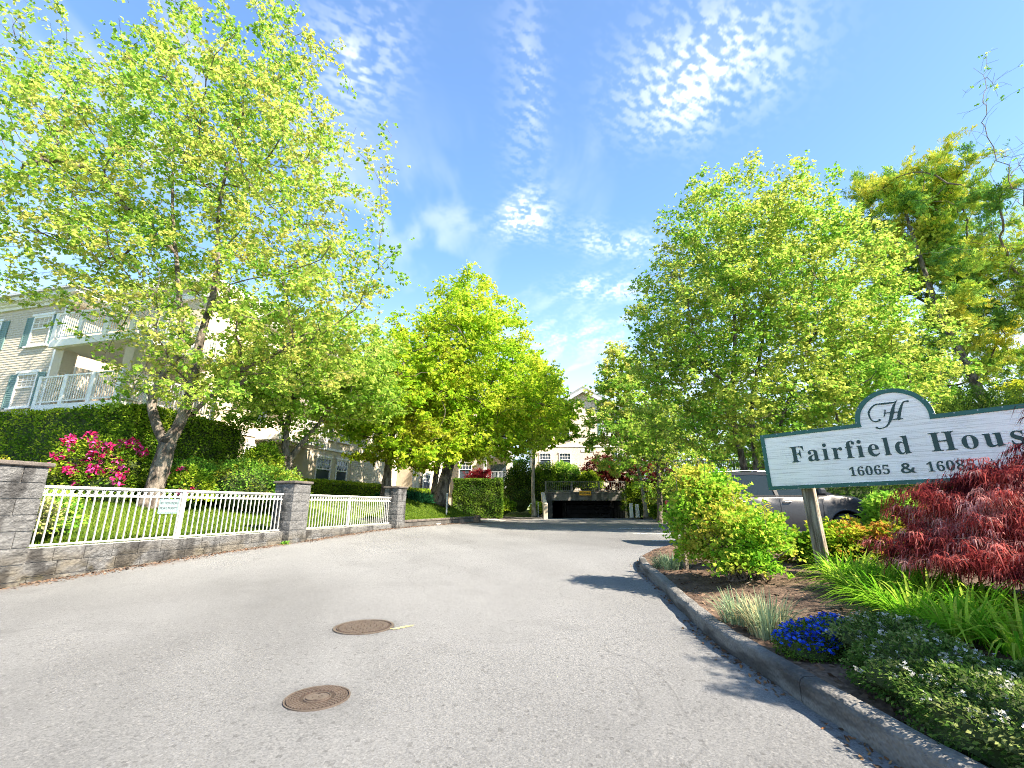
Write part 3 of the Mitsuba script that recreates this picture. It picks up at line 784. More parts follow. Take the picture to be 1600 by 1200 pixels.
for zf in (3.2, 6.4):
    obj('balcony_floor', trans(bx(-2.9, 0.1, -0.2, 2.0, zf - 0.35, zf), MCf), 'm_grey_trim', C)
    railing(C, MCf @ frame((0, -0.1, 0), (1, 0, 0), (0, 1, 0)), -2.9, 0.1, zf, 1.3, 0.14, (-2.8, -1.4, 0.0), m='m_grey_trim')
    for x in (-2.75, -0.05):
        obj('column', trans(bx(x - 0.15, x + 0.15, 0.0, 0.3, zf, zf + 2.85), MCf), 'm_grey_trim', C)
    d = obj('patio_door', trans(bx(-2.3, -0.6, 1.9, 2.05, zf + 0.02, zf + 2.2), MCf), 'm_pane', C)
for x0 in (-8.2, -5.4):
    for z0 in (3.6, 6.9):
        window(C, MCf, x0, x0 + 1.3, z0, z0 + 1.9, (False, False), 0.1)

# ------------------------------------------------------------------ garage ramp, planted deck above it
G = thing('parking_garage', 'concrete underground garage entrance with a dark opening and a railing on its planted deck', 'garage')
obj('lintel', bx(2.65, 9.35, 38.0, 38.5, 1.55, 2.22), 'm_lintel', G)
obj('lintel_lip', bx(2.6, 9.4, 37.93, 38.0, 2.12, 2.26), 'm_lintel', G)
obj('deck', bx(2.65, 9.35, 38.5, 52.5, 1.75, 2.2), 'm_concrete', G)
obj('side_wall', bx(2.4, 3.25, 38.0, 52.2, -2.6, 2.2), 'm_concrete', G)
obj('side_wall', bx(9.05, 9.35, 38.0, 52.2, -2.6, 2.2), 'm_concrete', G)
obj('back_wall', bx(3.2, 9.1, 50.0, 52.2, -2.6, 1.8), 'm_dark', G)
rp = np.array([(3.2, 37.95, 0.17), (9.1, 37.95, 0.17), (9.1, 43, -0.9), (3.2, 43, -0.9), (9.1, 50.1, -1.3), (3.2, 50.1, -1.3)])
obj('ramp', (rp, np.array([(0, 1, 2), (0, 2, 3), (3, 2, 4), (3, 4, 5)])), 'm_concrete', G)
obj('garage_gate', cat([bx(5.0, 9.05, 43.2, 43.3, -0.8 + k * 0.42, -0.45 + k * 0.42) for k in range(6)]), 'm_plastic', G)
obj('gate_post', bx(4.6, 4.95, 43.1, 43.4, -1.0, 1.8), 'm_concrete', G)
ww = np.array([(2.35, 34.9, 0.1), (2.35, 34.9, 1.25), (2.35, 36.3, 1.55), (2.35, 38.0, 2.2), (2.35, 38.0, 0.1), (2.65, 34.9, 0.1), (2.65, 34.9, 1.25), (2.65, 36.3, 1.55), (2.65, 38.0, 2.2), (2.65, 38.0, 0.1)])
obj('wing_wall', (ww, np.array([(0, 2, 1), (0, 3, 2), (0, 4, 3), (5, 6, 7), (5, 7, 8), (5, 8, 9), (0, 1, 6), (0, 6, 5), (1, 2, 7), (1, 7, 6), (2, 3, 8), (2, 8, 7), (4, 0, 5), (4, 5, 9)])), 'm_stucco', G)
obj('edge_post', bx(9.06, 9.22, 37.7, 37.92, 0.1, 2.1), 'm_stucco', G)
railing(G, basis((0, 38.1, 0), (1, 0, 0)), 2.7, 9.3, 2.26, 0.8, 0.16, (2.75, 4.9, 7.1, 9.25), m='m_rail_grey')
t = thing('clearance_sign', 'small yellow sign with dark lettering hung on the garage lintel', 'sign')
obj('plate', cbx(5.45, 6.4, 37.86, 37.9, 1.95, 2.3, 0.01), 'm_yellow_sign', t)
tm = meshkit.text_mesh('CLEARANCE', 0.14, 0.01, True)
obj('lettering', trans((np.array(tm.vertices) * [0.8 / tm.bounds[1][0], 1, 1], tm.faces), frame((5.52, 37.86, 2.055), (1, 0, 0), (0, 0, 1), (0, -1, 0))), 'm_ink', t)
for k, x in enumerate((8.85, 9.3)):
    t = thing('marker_post', ('left' if k == 0 else 'right') + ' one of the two white marker boards standing on the grass right of the garage', 'post', 'white marker boards by the garage')
    obj('board', cbx(x - 0.13, x + 0.13, 35.0, 35.08, 0.1, 1.32 - 0.06 * k, 0.02), 'm_trim', t)
    obj('foot', cbx(x - 0.16, x + 0.16, 34.96, 35.12, 0.1, 0.3, 0.02), 'm_concrete', t)
t = thing('timber_planter', 'weathered upright timber planter wall behind the box hedge right of the garage', 'planter')
for k in range(13):
    x = 10.6 + k * 0.16
    obj('board', cbx(x, x + 0.145, 34.6, 34.7, 0.1, 1.75 + 0.05 * math.sin(k * 2.3), 0.012), 'm_timber', t)
t = thing('retaining_wall', 'grey retaining wall with a white railing half hidden behind the bush left of the car', 'retaining wall')
obj('wall', bx(9.6, 15, 27.2, 27.6, 0.1, 2.8), 'm_concrete', t)
railing(t, basis((0, 27.4, 0), (1, 0, 0)), 9.6, 15, 2.8, 0.95, 0.12, (9.65, 11.4, 13.2, 14.9), m='m_rail_grey')

# verge left of the garage, the concrete path to it, grass right of the garage
def vz(x, y):
    return zroad(x, y) + 0.09 + 0.5 * S(37, 43, y) + 0.0 * x


pv = Polygon([(-2.5, 37.2), (0.2, 35.4), (2.34, 34.8), (2.34, 46), (-20, 46), (-20, 39), (-6, 39.5)])
gv_ = grid(np.arange(-20, 2.4, 0.35), np.arange(34.5, 46, 0.35), vz)
cen = gv_[0][gv_[1]].mean(1)
obj('verge', (gv_[0], gv_[1][shapely.contains_xy(pv, cen[:, 0], cen[:, 1])]), 'm_lawn', smooth=True, kind='structure')
pv2 = Polygon([(9.5, 34.2), (16, 33.8), (16, 46), (9.36, 46), (9.36, 36)])
gv_ = grid(np.arange(9.3, 16, 0.35), np.arange(33.5, 46, 0.35), vz)
cen = gv_[0][gv_[1]].mean(1)
obj('verge', (gv_[0], gv_[1][shapely.contains_xy(pv2, cen[:, 0], cen[:, 1])]), 'm_lawn', smooth=True, kind='structure')
kc = smoothcurve([(-6, 39.3), (-2.5, 37.1), (0.2, 35.3), (2.3, 34.75)], 24)
obj('kerb', cat([bar([*kc[i], zroad(*kc[i]) + 0.06], [*kc[i + 1], zroad(*kc[i + 1]) + 0.06], 0.14, 0.16) for i in range(len(kc) - 1)]), 'm_kerb', kind='structure')
kc = [(9.45, 34.1), (12, 34.0), (17, 33.7)]
obj('kerb', cat([bar([*kc[i], zroad(*kc[i]) + 0.05], [*kc[i + 1], zroad(*kc[i + 1]) + 0.05], 0.16, 0.18) for i in range(2)]), 'm_kerb', kind='structure')
pp = [(-1.3, 25.8), (-0.6, 29.5), (-1.4, 34), (-3.3, 37.0), (-7, 39.0), (-9, 38), (-6.5, 36), (-4.5, 33), (-3.6, 29), (-2.6, 26)]
pm = trimesh.creation.triangulate_polygon(Polygon(pp).buffer(0.3), engine='earcut')
pv_ = np.c_[pm[0], zroad(pm[0][:, 0], pm[0][:, 1]) + 0.012]
obj('path', (pv_, pm[1]), 'm_path', kind='structure')

# painted parking lines
for y0, x0, x1 in ((9.95, 3.5, 9.0), (13.35, 3.9, 9.0), (16.6, 4.2, 9.0), (19.9, 4.4, 9.0)):
    xs_ = np.linspace(x0, x1, 12)
    v = np.array([(x, y0 + d, float(zroad(x, y0 + d)) + 0.006) for x in xs_ for d in (-0.05, 0.05)])
    obj('parking_line', (v, np.array([(2 * i + a, 2 * i + b, 2 * i + c) for i in range(11) for a, b, c in ((0, 2, 3), (0, 3, 1))])), 'm_white_paint', kind='structure')
pm = trimesh.creation.triangulate_polygon(Polygon([(-1.14, 4.66), (-1.08, 4.63), (-1.02, 4.69), (-0.95, 4.76), (-0.93, 4.80), (-0.98, 4.79), (-1.03, 4.75), (-1.09, 4.69)]), engine='earcut')
obj('paint_mark', (np.c_[pm[0], pm[0][:, 0] * 0 + 0.005], pm[1]), 'm_yellow_paint', kind='structure')
for px_, py_, lb in ((-3.15, 22.7, 'thin grey post on the grass mound in front of the big lime green tree'), (2.0, 36.0, 'thin dark post on the verge beside the garage wing wall')):
    t = thing('marker_stake', lb, 'post')
    zz = 0.6 if py_ < 30 else 0.3
    obj('pole', tube([(px_, py_, zz), (px_, py_, zz + 1.05)], 0.035, 8), 'm_grey_trim', t)
    obj('cap', tube([(px_, py_, zz + 1.05), (px_, py_, zz + 1.12)], 0.05, 8), 'm_grey_trim', t)

# ------------------------------------------------------------------ manhole covers
def disc(r, z0, z1, n=40, r0=0.0):
    a = np.arange(n) * 2 * PI / n
    ring = np.stack([np.cos(a), np.sin(a)], 1)
    v = np.vstack([np.c_[ring * r, np.full(n, z0)], np.c_[ring * r, np.full(n, z1)], np.c_[ring * max(r0, 1e-4), np.full(n, z1)], np.c_[ring * max(r0, 1e-4), np.full(n, z0)]])
    i = np.arange(n); j = (i + 1) % n
    f = []
    for a_, b_ in ((0, 1), (1, 2), (2, 3)):
        f += [np.stack([a_ * n + i, a_ * n + j, b_ * n + j], 1), np.stack([a_ * n + i, b_ * n + j, b_ * n + i], 1)]
    return v, np.vstack(f)


t = thing('manhole_cover', 'round rusty manhole cover with fine parallel ribs beside the yellow paint mark', 'manhole cover')
Mm = frame((-1.395, 4.735, 0), (0.97, 0.24, 0), (-0.24, 0.97, 0))
obj('ring', trans(disc(0.275, -0.02, 0.007, 48, 0.252), Mm), 'm_iron_worn', t)
obj('lid', trans(disc(0.243, -0.02, 0.005, 48), Mm), 'm_iron', t)
rb = []
for y in np.arange(-0.22, 0.221, 0.022):
    L = math.sqrt(max(0, 0.228 ** 2 - y * y))
    n = max(1, int(2 * L / 0.055))
    for k in range(n):
        x0 = -L + 2 * L * k / n
        rb.append(bx(x0 + 0.005, x0 + 2 * L / n - 0.005, y - 0.006, y + 0.006, 0.004, 0.0095))
obj('rib', trans(cat(rb), Mm), 'm_iron_worn', t, kind='stuff')
t = thing('manhole_cover', 'small round cast iron cover with a studded rim and a raised emblem nearest the camera', 'manhole cover')
Mm = frame((-1.155, 3.09, 0), (0.97, 0.25, 0), (-0.25, 0.97, 0))
obj('ring', trans(disc(0.186, -0.02, 0.007, 48, 0.177), Mm), 'm_iron_worn', t)
obj('lid', trans(disc(0.17, -0.02, 0.005, 48), Mm), 'm_iron', t)
st = []
for rr, n in ((0.164, 44), (0.15, 40), (0.136, 36), (0.122, 32), (0.108, 28)):
    for k in range(n):
        a = 2 * PI * (k + 0.5 * (n % 8 == 4)) / n
        x, y = rr * math.cos(a), rr * math.sin(a)
        st.append(bx(x - 0.0055, x + 0.0055, y - 0.0045, y + 0.0045, 0.004, 0.0105))
obj('stud', trans(cat(st), Mm), 'm_iron_worn', t, kind='stuff')
obj('ring', trans(disc(0.077, 0.0, 0.0085, 40, 0.071), Mm), 'm_iron_worn', t)
em = Polygon([(0.066 * math.cos(a), 0.05 * math.sin(a)) for a in np.linspace(0, 2 * PI, 40)])
em = em.difference(sbox(-0.006, 0.036, 0.012, 0.06)).difference(sbox(-0.02, -0.06, 0.0, -0.038))
cut = unary_union([LineString([(0.017 * s + 0.012 * math.cos(a), 0.013 * math.sin(a)) for a in np.linspace(0.6, 5.6, 20)]).buffer(0.0028) for s in (-1, 1)])
for g in getattr(em.difference(cut), 'geoms', [em.difference(cut)]):
    obj('emblem', trans(trimesh.creation.extrude_polygon(g, 0.004, engine='earcut'), Mm @ frame((0, 0, 0.0052), (1, 0, 0), (0, 1, 0))), 'm_iron_worn', t)

# ------------------------------------------------------------------ the entrance sign
GL = json.loads('''{"F":[602,[[[[20,655],[20,678],[585,677],[585,475],[563,475],[550,531],[524,581],[499,607],[466,625],[400,640],[318,642],[284,635],[273,618],[274,368],[338,375],[372,393],[402,434],[423,515],[450,515],[450,175],[423,178],[407,255],[377,304],[323,330],[270,330],[270,113],[278,67],[309,35],[382,25],[382,0],[23,0],[25,27],[70,35],[94,51],[110,93],[110,587],[97,624],[86,634]]]]],"a":[512,[[[[30,78],[30,112],[38,140],[75,190],[153,235],[295,285],[295,382],[290,401],[271,427],[235,440],[185,437],[158,421],[155,404],[182,357],[182,330],[165,300],[135,285],[95,285],[73,295],[53,323],[50,372],[63,402],[88,430],[150,462],[198,472],[255,475],[310,470],[357,457],[385,442],[410,417],[422,395],[435,347],[438,62],[453,51],[477,62],[490,42],[465,15],[420,-10],[360,-15],[325,-2],[305,20],[295,46],[247,13],[197,-7],[118,-12],[80,0],[55,20],[38,48]],[[175,118],[188,69],[215,50],[233,50],[258,60],[294,91],[294,249],[262,242],[206,207],[185,175]]]]],"i":[295,[[[[28,25],[61,33],[78,63],[77,400],[64,429],[30,438],[30,460],[220,462],[220,78],[228,41],[247,28],[267,25],[267,0],[28,0]]],[[[75,600],[78,640],[90,662],[105,677],[135,690],[165,690],[195,677],[215,655],[225,627],[225,600],[215,573],[192,550],[170,540],[130,540],[108,550],[85,573]]]]],"r":[428,[[[[28,0],[28,25],[61,33],[78,63],[77,400],[64,429],[30,438],[30,460],[217,462],[220,387],[263,437],[310,467],[355,475],[400,462],[420,442],[430,417],[427,368],[405,340],[375,330],[340,335],[299,382],[278,387],[246,367],[225,323],[223,65],[239,35],[292,25],[295,0]]]]],"f":[318,[[[[23,0],[23,25],[64,36],[78,68],[77,410],[25,413],[25,462],[77,464],[78,545],[85,585],[108,630],[138,660],[183,682],[238,692],[297,690],[332,680],[375,647],[390,617],[390,570],[367,538],[350,530],[315,530],[285,548],[275,570],[275,595],[292,637],[292,650],[286,657],[258,660],[241,654],[225,633],[220,605],[220,464],[302,462],[302,413],[220,410],[220,78],[233,41],[255,28],[295,25],[297,0]]]]],"e":[448,[[[[30,193],[30,272],[48,342],[85,405],[143,452],[203,472],[282,470],[345,442],[390,392],[415,330],[420,248],[175,245],[178,188],[190,139],[213,98],[242,75],[270,65],[308,63],[359,83],[400,127],[422,110],[422,103],[385,53],[327,8],[270,-12],[208,-15],[170,-7],[133,10],[90,45],[65,80],[43,130]],[[183,390],[172,290],[177,285],[299,286],[297,375],[279,427],[247,442],[208,432]]]]],"l":[298,[[[[28,25],[61,33],[78,63],[77,615],[72,636],[62,647],[30,655],[30,677],[220,677],[220,78],[228,41],[247,28],[267,25],[267,0],[28,0]]]]],"d":[550,[[[[30,180],[30,262],[43,327],[73,392],[115,440],[175,470],[225,475],[272,465],[332,426],[330,618],[313,642],[263,655],[263,677],[475,677],[475,90],[480,67],[493,51],[525,42],[525,15],[442,10],[333,-15],[329,48],[292,10],[252,-10],[188,-15],[155,-7],[108,20],[65,70],[43,120]],[[175,185],[188,102],[211,58],[240,43],[265,43],[294,55],[314,76],[332,113],[332,360],[322,386],[304,405],[273,417],[245,417],[216,405],[200,386],[188,355],[178,302]]]]],"H":[780,[[[[23,0],[23,25],[75,35],[97,51],[110,90],[110,590],[105,611],[89,634],[63,647],[25,653],[25,677],[360,677],[360,653],[306,645],[286,632],[275,610],[270,572],[270,378],[275,372],[510,377],[510,572],[505,613],[494,632],[473,645],[420,653],[420,677],[755,677],[755,653],[717,647],[689,634],[670,592],[670,90],[683,54],[696,41],[720,30],[755,25],[755,0],[420,0],[420,25],[468,33],[484,41],[502,65],[510,113],[510,325],[505,330],[275,330],[270,326],[270,113],[275,75],[296,40],[360,25],[360,0]]]]],"o":[500,[[[[28,208],[33,290],[48,340],[70,382],[118,432],[160,457],[200,470],[287,472],[327,462],[372,440],[430,382],[465,302],[472,250],[470,183],[440,93],[420,63],[377,23],[337,0],[295,-12],[228,-15],[195,-10],[135,15],[108,35],[70,78],[48,120]],[[175,148],[188,65],[214,28],[237,18],[265,18],[302,41],[317,75],[325,128],[325,322],[307,408],[287,434],[263,445],[240,445],[214,434],[188,395],[175,310]]]]],"u":[558,[[[[18,438],[18,462],[210,462],[210,105],[220,74],[234,61],[272,53],[311,68],[340,100],[340,390],[335,411],[322,429],[283,438],[283,462],[482,462],[483,83],[499,53],[535,45],[535,20],[452,12],[340,-15],[337,53],[292,13],[232,-12],[158,-12],[113,8],[80,55],[70,98],[65,405],[54,427]]]]],"s":[430,[[[[52,157],[80,157],[93,112],[113,76],[136,51],[174,28],[193,22],[240,25],[274,48],[285,70],[285,100],[272,127],[236,155],[130,208],[75,258],[55,310],[58,365],[85,422],[108,445],[150,467],[227,475],[325,455],[343,475],[362,475],[362,330],[340,330],[317,383],[299,407],[250,437],[203,440],[181,432],[163,414],[155,387],[163,356],[186,333],[310,270],[365,220],[382,167],[382,113],[375,80],[355,43],[312,5],[265,-12],[190,-12],[120,12],[100,12],[83,2],[77,-12],[53,-12]]]]],"1":[560,[[[[43,590],[98,608],[149,633],[263,717],[377,717],[380,90],[391,66],[407,55],[510,52],[510,0],[98,0],[98,52],[198,55],[222,73],[227,90],[230,611],[223,612],[152,535],[112,515],[80,518],[55,538],[45,558]]]]],"6":[560,[[[[45,288],[48,405],[68,507],[88,562],[115,612],[170,672],[195,690],[253,715],[345,725],[432,710],[470,690],[490,670],[507,625],[505,593],[480,558],[427,538],[388,535],[377,615],[354,654],[330,665],[308,665],[266,647],[238,616],[215,571],[200,520],[188,437],[190,405],[225,422],[288,437],[355,437],[392,430],[450,402],[492,357],[510,322],[522,272],[520,170],[492,93],[445,35],[392,5],[322,-10],[235,-5],[163,25],[118,65],[83,120],[60,183]],[[185,328],[195,197],[225,106],[272,60],[297,55],[326,63],[347,81],[365,112],[377,170],[377,267],[357,336],[331,365],[308,375],[278,377],[247,370],[201,344]]]]],"0":[560,[[[[35,295],[35,425],[48,517],[75,602],[123,670],[155,695],[203,715],[292,725],[377,707],[412,687],[447,655],[487,590],[512,507],[525,405],[525,313],[515,223],[495,145],[470,93],[425,38],[372,5],[307,-10],[218,-5],[163,15],[105,65],[70,125],[48,200]],[[190,268],[203,152],[225,86],[241,68],[270,55],[290,55],[316,65],[342,99],[360,170],[370,288],[370,427],[362,527],[350,595],[329,636],[298,657],[277,660],[246,649],[223,624],[208,585],[190,447]]]]],"8":[560,[[[[30,160],[35,230],[58,275],[103,317],[173,361],[95,425],[75,453],[58,495],[52,525],[55,577],[65,612],[88,652],[120,682],[160,705],[235,722],[347,720],[400,705],[437,682],[470,647],[487,615],[497,575],[495,513],[480,475],[445,438],[369,387],[462,327],[492,297],[517,255],[530,195],[527,153],[512,103],[490,68],[442,28],[362,-2],[307,-10],[198,-5],[140,13],[83,50],[58,80],[43,110]],[[165,160],[175,117],[208,71],[247,50],[297,48],[341,66],[372,99],[387,140],[390,187],[377,226],[347,262],[288,300],[243,320],[206,289],[178,248],[165,200]],[[195,530],[208,491],[238,458],[286,428],[306,423],[347,459],[367,502],[372,562],[355,621],[324,654],[298,665],[262,665],[236,655],[205,615],[195,580]]]]],"&":[732,[[[[33,165],[35,227],[58,295],[110,355],[174,402],[123,473],[103,530],[103,610],[123,662],[165,707],[230,737],[275,745],[362,740],[417,720],[462,682],[487,637],[498,590],[495,535],[475,480],[425,423],[376,387],[370,377],[524,232],[552,279],[583,372],[593,378],[690,378],[702,370],[705,345],[680,265],[650,198],[614,142],[747,12],[750,-7],[737,-20],[605,-20],[523,55],[460,13],[380,-20],[312,-30],[248,-30],[198,-22],[128,5],[75,50],[48,98]],[[165,175],[178,136],[201,111],[225,98],[268,88],[350,95],[414,123],[436,140],[258,314],[216,287],[183,254],[168,220]],[[225,565],[240,516],[285,464],[327,491],[352,516],[367,547],[370,582],[362,604],[344,622],[318,632],[283,632],[254,622],[238,609],[228,588]]]]],"5":[560,[[[[40,95],[40,127],[50,152],[75,172],[120,180],[130,124],[161,81],[212,60],[260,63],[294,76],[324,104],[340,132],[352,188],[352,247],[345,285],[324,324],[299,347],[240,367],[180,367],[103,350],[60,368],[93,715],[470,715],[475,533],[418,533],[405,583],[383,602],[160,605],[140,430],[143,420],[238,435],[332,427],[417,395],[465,355],[492,307],[505,257],[500,155],[470,88],[422,40],[365,10],[295,-7],[208,-10],[135,3],[95,20],[60,50]]]]]}''')
SE = np.array([0.681, -0.732, 0.0]); SE /= np.linalg.norm(SE)
SNn = np.array([SE[1], -SE[0], 0.0])                                     # towards the camera
SP = np.array([4.106, 6.609, 0.0])
roll = math.radians(1.15)
c_, s_r = math.cos(roll), math.sin(roll)
EX, EZ = SE * c_ + np.array([0, 0, 1]) * s_r, -SE * s_r + np.array([0, 0, 1]) * c_
ctr = SP + SE * 1.17 + np.array([0, 0, 1.77])
MS = frame(ctr - EX * 1.17 - EZ * 1.77, EX, EZ, SNn)                    # x = s, y = height, z = out of the board


def place(poly, depth, z):
    return trans(cat([trimesh.creation.extrude_polygon(g, depth, engine='earcut') for g in getattr(poly, 'geoms', [poly])]), MS @ frame((0, 0, z), (1, 0, 0), (0, 1, 0)))


sg_ = thing('entrance_sign', 'leaning white wooden sign with a green arched border reading Fairfield House on a weathered post', 'sign')
outer = unary_union([sbox(-0.44, 1.362, 2.78, 2.178), Point(1.17, 2.178).buffer(0.402, 48)])
inn = unary_union([sbox(-0.388, 1.414, 2.728, 2.126), Point(1.17, 2.178).buffer(0.347, 48)])
obj('board', place(outer, 0.05, -0.05), 'm_sign_white', sg_)
obj('border', place(outer.difference(inn), 0.012, 0.0), 'm_sign_green', sg_)
studs = []
mid = outer.buffer(-0.013).exterior
for d in np.arange(0, mid.length, 0.2):
    p = mid.interpolate(d)
    studs.append(trans(disc(0.0055, 0.0, 0.004, 8), MS @ frame((p.x, p.y, 0.012), (1, 0, 0), (0, 1, 0))))
obj('nail', cat(studs), 'm_alloy', sg_, kind='stuff')


def letters(text, s0, s1, base, caph, gapx=0.0, capu=677.0, wide=1.0):
    k = caph / capu
    adv, x = [], 0.0
    for c in text:
        adv.append(x)
        x += (260 if c == ' ' else GL[c][0]) + gapx
    x -= gapx
    kx = (s1 - s0) / x
    for c, a in zip(text, adv):
        if c == ' ':
            continue
        polys = [Polygon(r[0], r[1:]) for r in GL[c][1]]
        sh = unary_union([p.buffer(0) for p in polys])
        sh = shapely.affinity.affine_transform(sh, [kx, 0, 0, k, s0 + a * kx, base])
        obj('letter', place(sh, 0.007, 0.0), 'm_letter', sg_)


import shapely.affinity
letters('Fairfield', -0.075, 1.275, 1.735, 0.222, 95)
letters('House', 1.45, 2.42, 1.735, 0.222, 95)
letters('16065', 0.582, 1.02, 1.50, 0.116, 30, 717)
letters('&', 1.115, 1.262, 1.50, 0.116, 0, 717)
letters('16085', 1.365, 1.80, 1.50, 0.116, 30, 717)


def stroke(pts, w):
    p = smoothcurve(pts, 40)
    w = np.interp(np.linspace(0, 1, 40), np.linspace(0, 1, len(w)), w)
    return unary_union([unary_union([Point(*p[i]).buffer(w[i], 10), Point(*p[i + 1]).buffer(w[i + 1], 10)]).convex_hull for i in range(39)])


mono = [stroke([(1.25, 2.412), (1.205, 2.392), (1.128, 2.393), (1.034, 2.399), (0.971, 2.358), (0.933, 2.29), (0.941, 2.216), (0.986, 2.175), (1.03, 2.185)], [0.002, 0.010, 0.012, 0.008, 0.008, 0.010, 0.009, 0.007, 0.007]),
        Point(1.032, 2.192).buffer(0.013), stroke([(1.25, 2.412), (1.205, 2.345), (1.172, 2.257), (1.13, 2.157), (1.07, 2.09), (1.015, 2.08), (0.985, 2.09)], [0.002, 0.012, 0.02, 0.018, 0.010, 0.006, 0.007]),
        Point(0.985, 2.095).buffer(0.013), stroke([(1.096, 2.271), (1.228, 2.262)], [0.007, 0.007]), stroke([(1.109, 2.309), (1.101, 2.27), (1.087, 2.232)], [0.007, 0.004, 0.007]),
        stroke([(1.35, 2.388), (1.311, 2.38), (1.276, 2.322), (1.245, 2.25), (1.225, 2.176)], [0.006, 0.008, 0.014, 0.017, 0.017]), Point(1.35, 2.382).buffer(0.013),
        stroke([(1.164, 2.172), (1.205, 2.176), (1.266, 2.172)], [0.005, 0.008, 0.004])]
obj('monogram', place(unary_union(mono), 0.007, 0.0), 'm_letter', sg_)
for s0 in (-0.03, 2.22):
    x0, x1 = s0, s0 + 0.15
    pm_ = cbx(x0, x1, -0.05, 0.95, 0, 1.0, 0.01)
    M_ = frame(SP - SNn * 0.0, SE, -SNn)
    y0 = 0.055
    lean = -0.03
    v, f = cbx(x0, x1, y0, y0 + 0.14, 0.0, 2.08, 0.008)
    v = v.copy(); v[:, 0] += lean * (v[:, 2] - 1.4)
    obj('post', trans((v, f), M_), 'm_wood', sg_)

# ------------------------------------------------------------------ the parked SUV (x forward = to the right, y away from the camera)
car = thing('parked_car', 'silver grey SUV parked side-on behind the entrance sign and the bushes', 'car')
CX, CY, CZ = 6.42, 11.9, 0.18
MC = frame((CX, CY, CZ), (1, 0, 0), (0, 1, 0))


def loft(sections):
    n, m = len(sections), len(sections[0])
    v = np.array(sections).reshape(-1, 3)
    f = []
    for i in range(n - 1):
        for j in range(m):
            a, b, c, d = i * m + j, i * m + (j + 1) % m, (i + 1) * m + (j + 1) % m, (i + 1) * m + j
            f += [(a, b, c), (a, c, d)]
    for i, s in ((0, -1), (n - 1, 1)):
        c = len(v); v = np.vstack([v, np.mean(sections[i], axis=0)[None]])
        for j in range(m):
            a, b = i * m + j, i * m + (j + 1) % m
            f.append((c, b, a) if s < 0 else (c, a, b))
    return v, np.array(f)


def solid(mesh):
    v, f = mesh
    m = m3d.Manifold(m3d.Mesh(np.asarray(v, np.float32), np.asarray(f, np.uint32)))
    return m if m.volume() > 0 else m3d.Manifold(m3d.Mesh(np.asarray(v, np.float32), np.asarray(f[:, ::-1], np.uint32)))


xsn = np.array([-2.28, -2.24, -2.1, -1.7, -1.2, -0.6, 0.0, 0.6, 0.95, 1.1, 1.4, 1.7, 1.95, 2.12, 2.22, 2.28])
top = np.interp(xsn, [-2.28, -2.2, -1.0, 0.9, 1.1, 1.7, 2.1, 2.28], [0.95, 1.14, 1.16, 1.17, 1.20, 1.15, 1.02, 0.80])
hw = np.interp(xsn, [-2.28, -2.2, -1.7, 0, 1.2, 1.8, 2.1, 2.28], [0.80, 0.87, 0.92, 0.92, 0.91, 0.88, 0.80, 0.62])
low = np.interp(xsn, [-2.28, -2.1, -1.7, 1.7, 2.1, 2.28], [0.42, 0.3, 0.26, 0.26, 0.28, 0.36])
secs = []
for x, zt_, w, zl in zip(xsn, top, hw, low):
    q = [(w - 0.09, zl), (w - 0.02, zl + 0.08), (w + 0.0, zl + 0.26), (w + 0.012, 0.66), (w + 0.005, min(0.92, zt_ - 0.1)), (w - 0.035, zt_ - 0.05), (w - 0.11, zt_ - 0.005), (w * 0.5, zt_ + 0.03)]
    secs.append([(x, y, z) for y, z in q] + [(x, -y, z) for y, z in q[::-1]])
body = solid(loft(secs))
wheel_x = (-1.36, 1.36)
arch = [m3d.Manifold.cylinder(2.4, 0.45, 0.45, 48, True).rotate([90, 0, 0]).translate([x, 0, 0.38]) for x in wheel_x]
for a in arch:
    body = body - a
for x0, z0, z1, sl in ((0.80, 0.33, 1.25, 0.06), (-0.16, 0.33, 1.25, 0.0), (-1.0, 0.66, 1.25, 0.22)):
    cut = m3d.Manifold.cube([0.011, 3, z1 - z0]).translate([0, -1.5, 0]).rotate([0, math.degrees(math.atan(sl)), 0]).translate([x0, 0, z0])
    core_ = m3d.Manifold.cube([6, 1.78, 3], True)
    body = body - (cut - core_)
core_ = m3d.Manifold.cube([6, 1.79, 3], True)
body = body - (m3d.Manifold.cube([2.0, 3, 0.012], True).translate([-0.06, 0, 0.40]) - core_)
obj('body', trans(meshkit.arrays(body)[:2], MC), 'm_car', car, smooth=32)
# greenhouse: dark glass volume, painted roof and pillars
prof_side = [(-2.12, 1.14), (-1.86, 1.56), (-1.6, 1.66), (-0.6, 1.70), (0.05, 1.66), (0.35, 1.56), (1.12, 1.16)]
ghp = Polygon(prof_side)
gm = trimesh.creation.extrude_polygon(ghp, 1.0, engine='earcut')
gm = trimesh.remesh.subdivide_to_size(gm.vertices, gm.faces, 0.25)
gv2 = np.array(gm[0])
zz = gv2[:, 1]
wy = np.interp(zz, [1.14, 1.70], [0.83, 0.64])
glass = np.stack([gv2[:, 0], (gv2[:, 2] * 2 - 1) * wy, zz], 1)
obj('window_glass', trans((glass, gm[1]), MC), 'm_car_glass', car, smooth=35)


def gw(z):
    return float(np.interp(z, [1.14, 1.70], [0.83, 0.64]))


def strip(pts, wd, name='pillar', m='m_car'):
    for s in (-1, 1):
        P = [(x, s * (gw(z) + 0.008), z) for x, z in pts]
        obj(name, trans(cat([bar(P[i], P[i + 1], wd, 0.03, up=(0, 1, 0)) for i in range(len(P) - 1)]), MC), m, car)


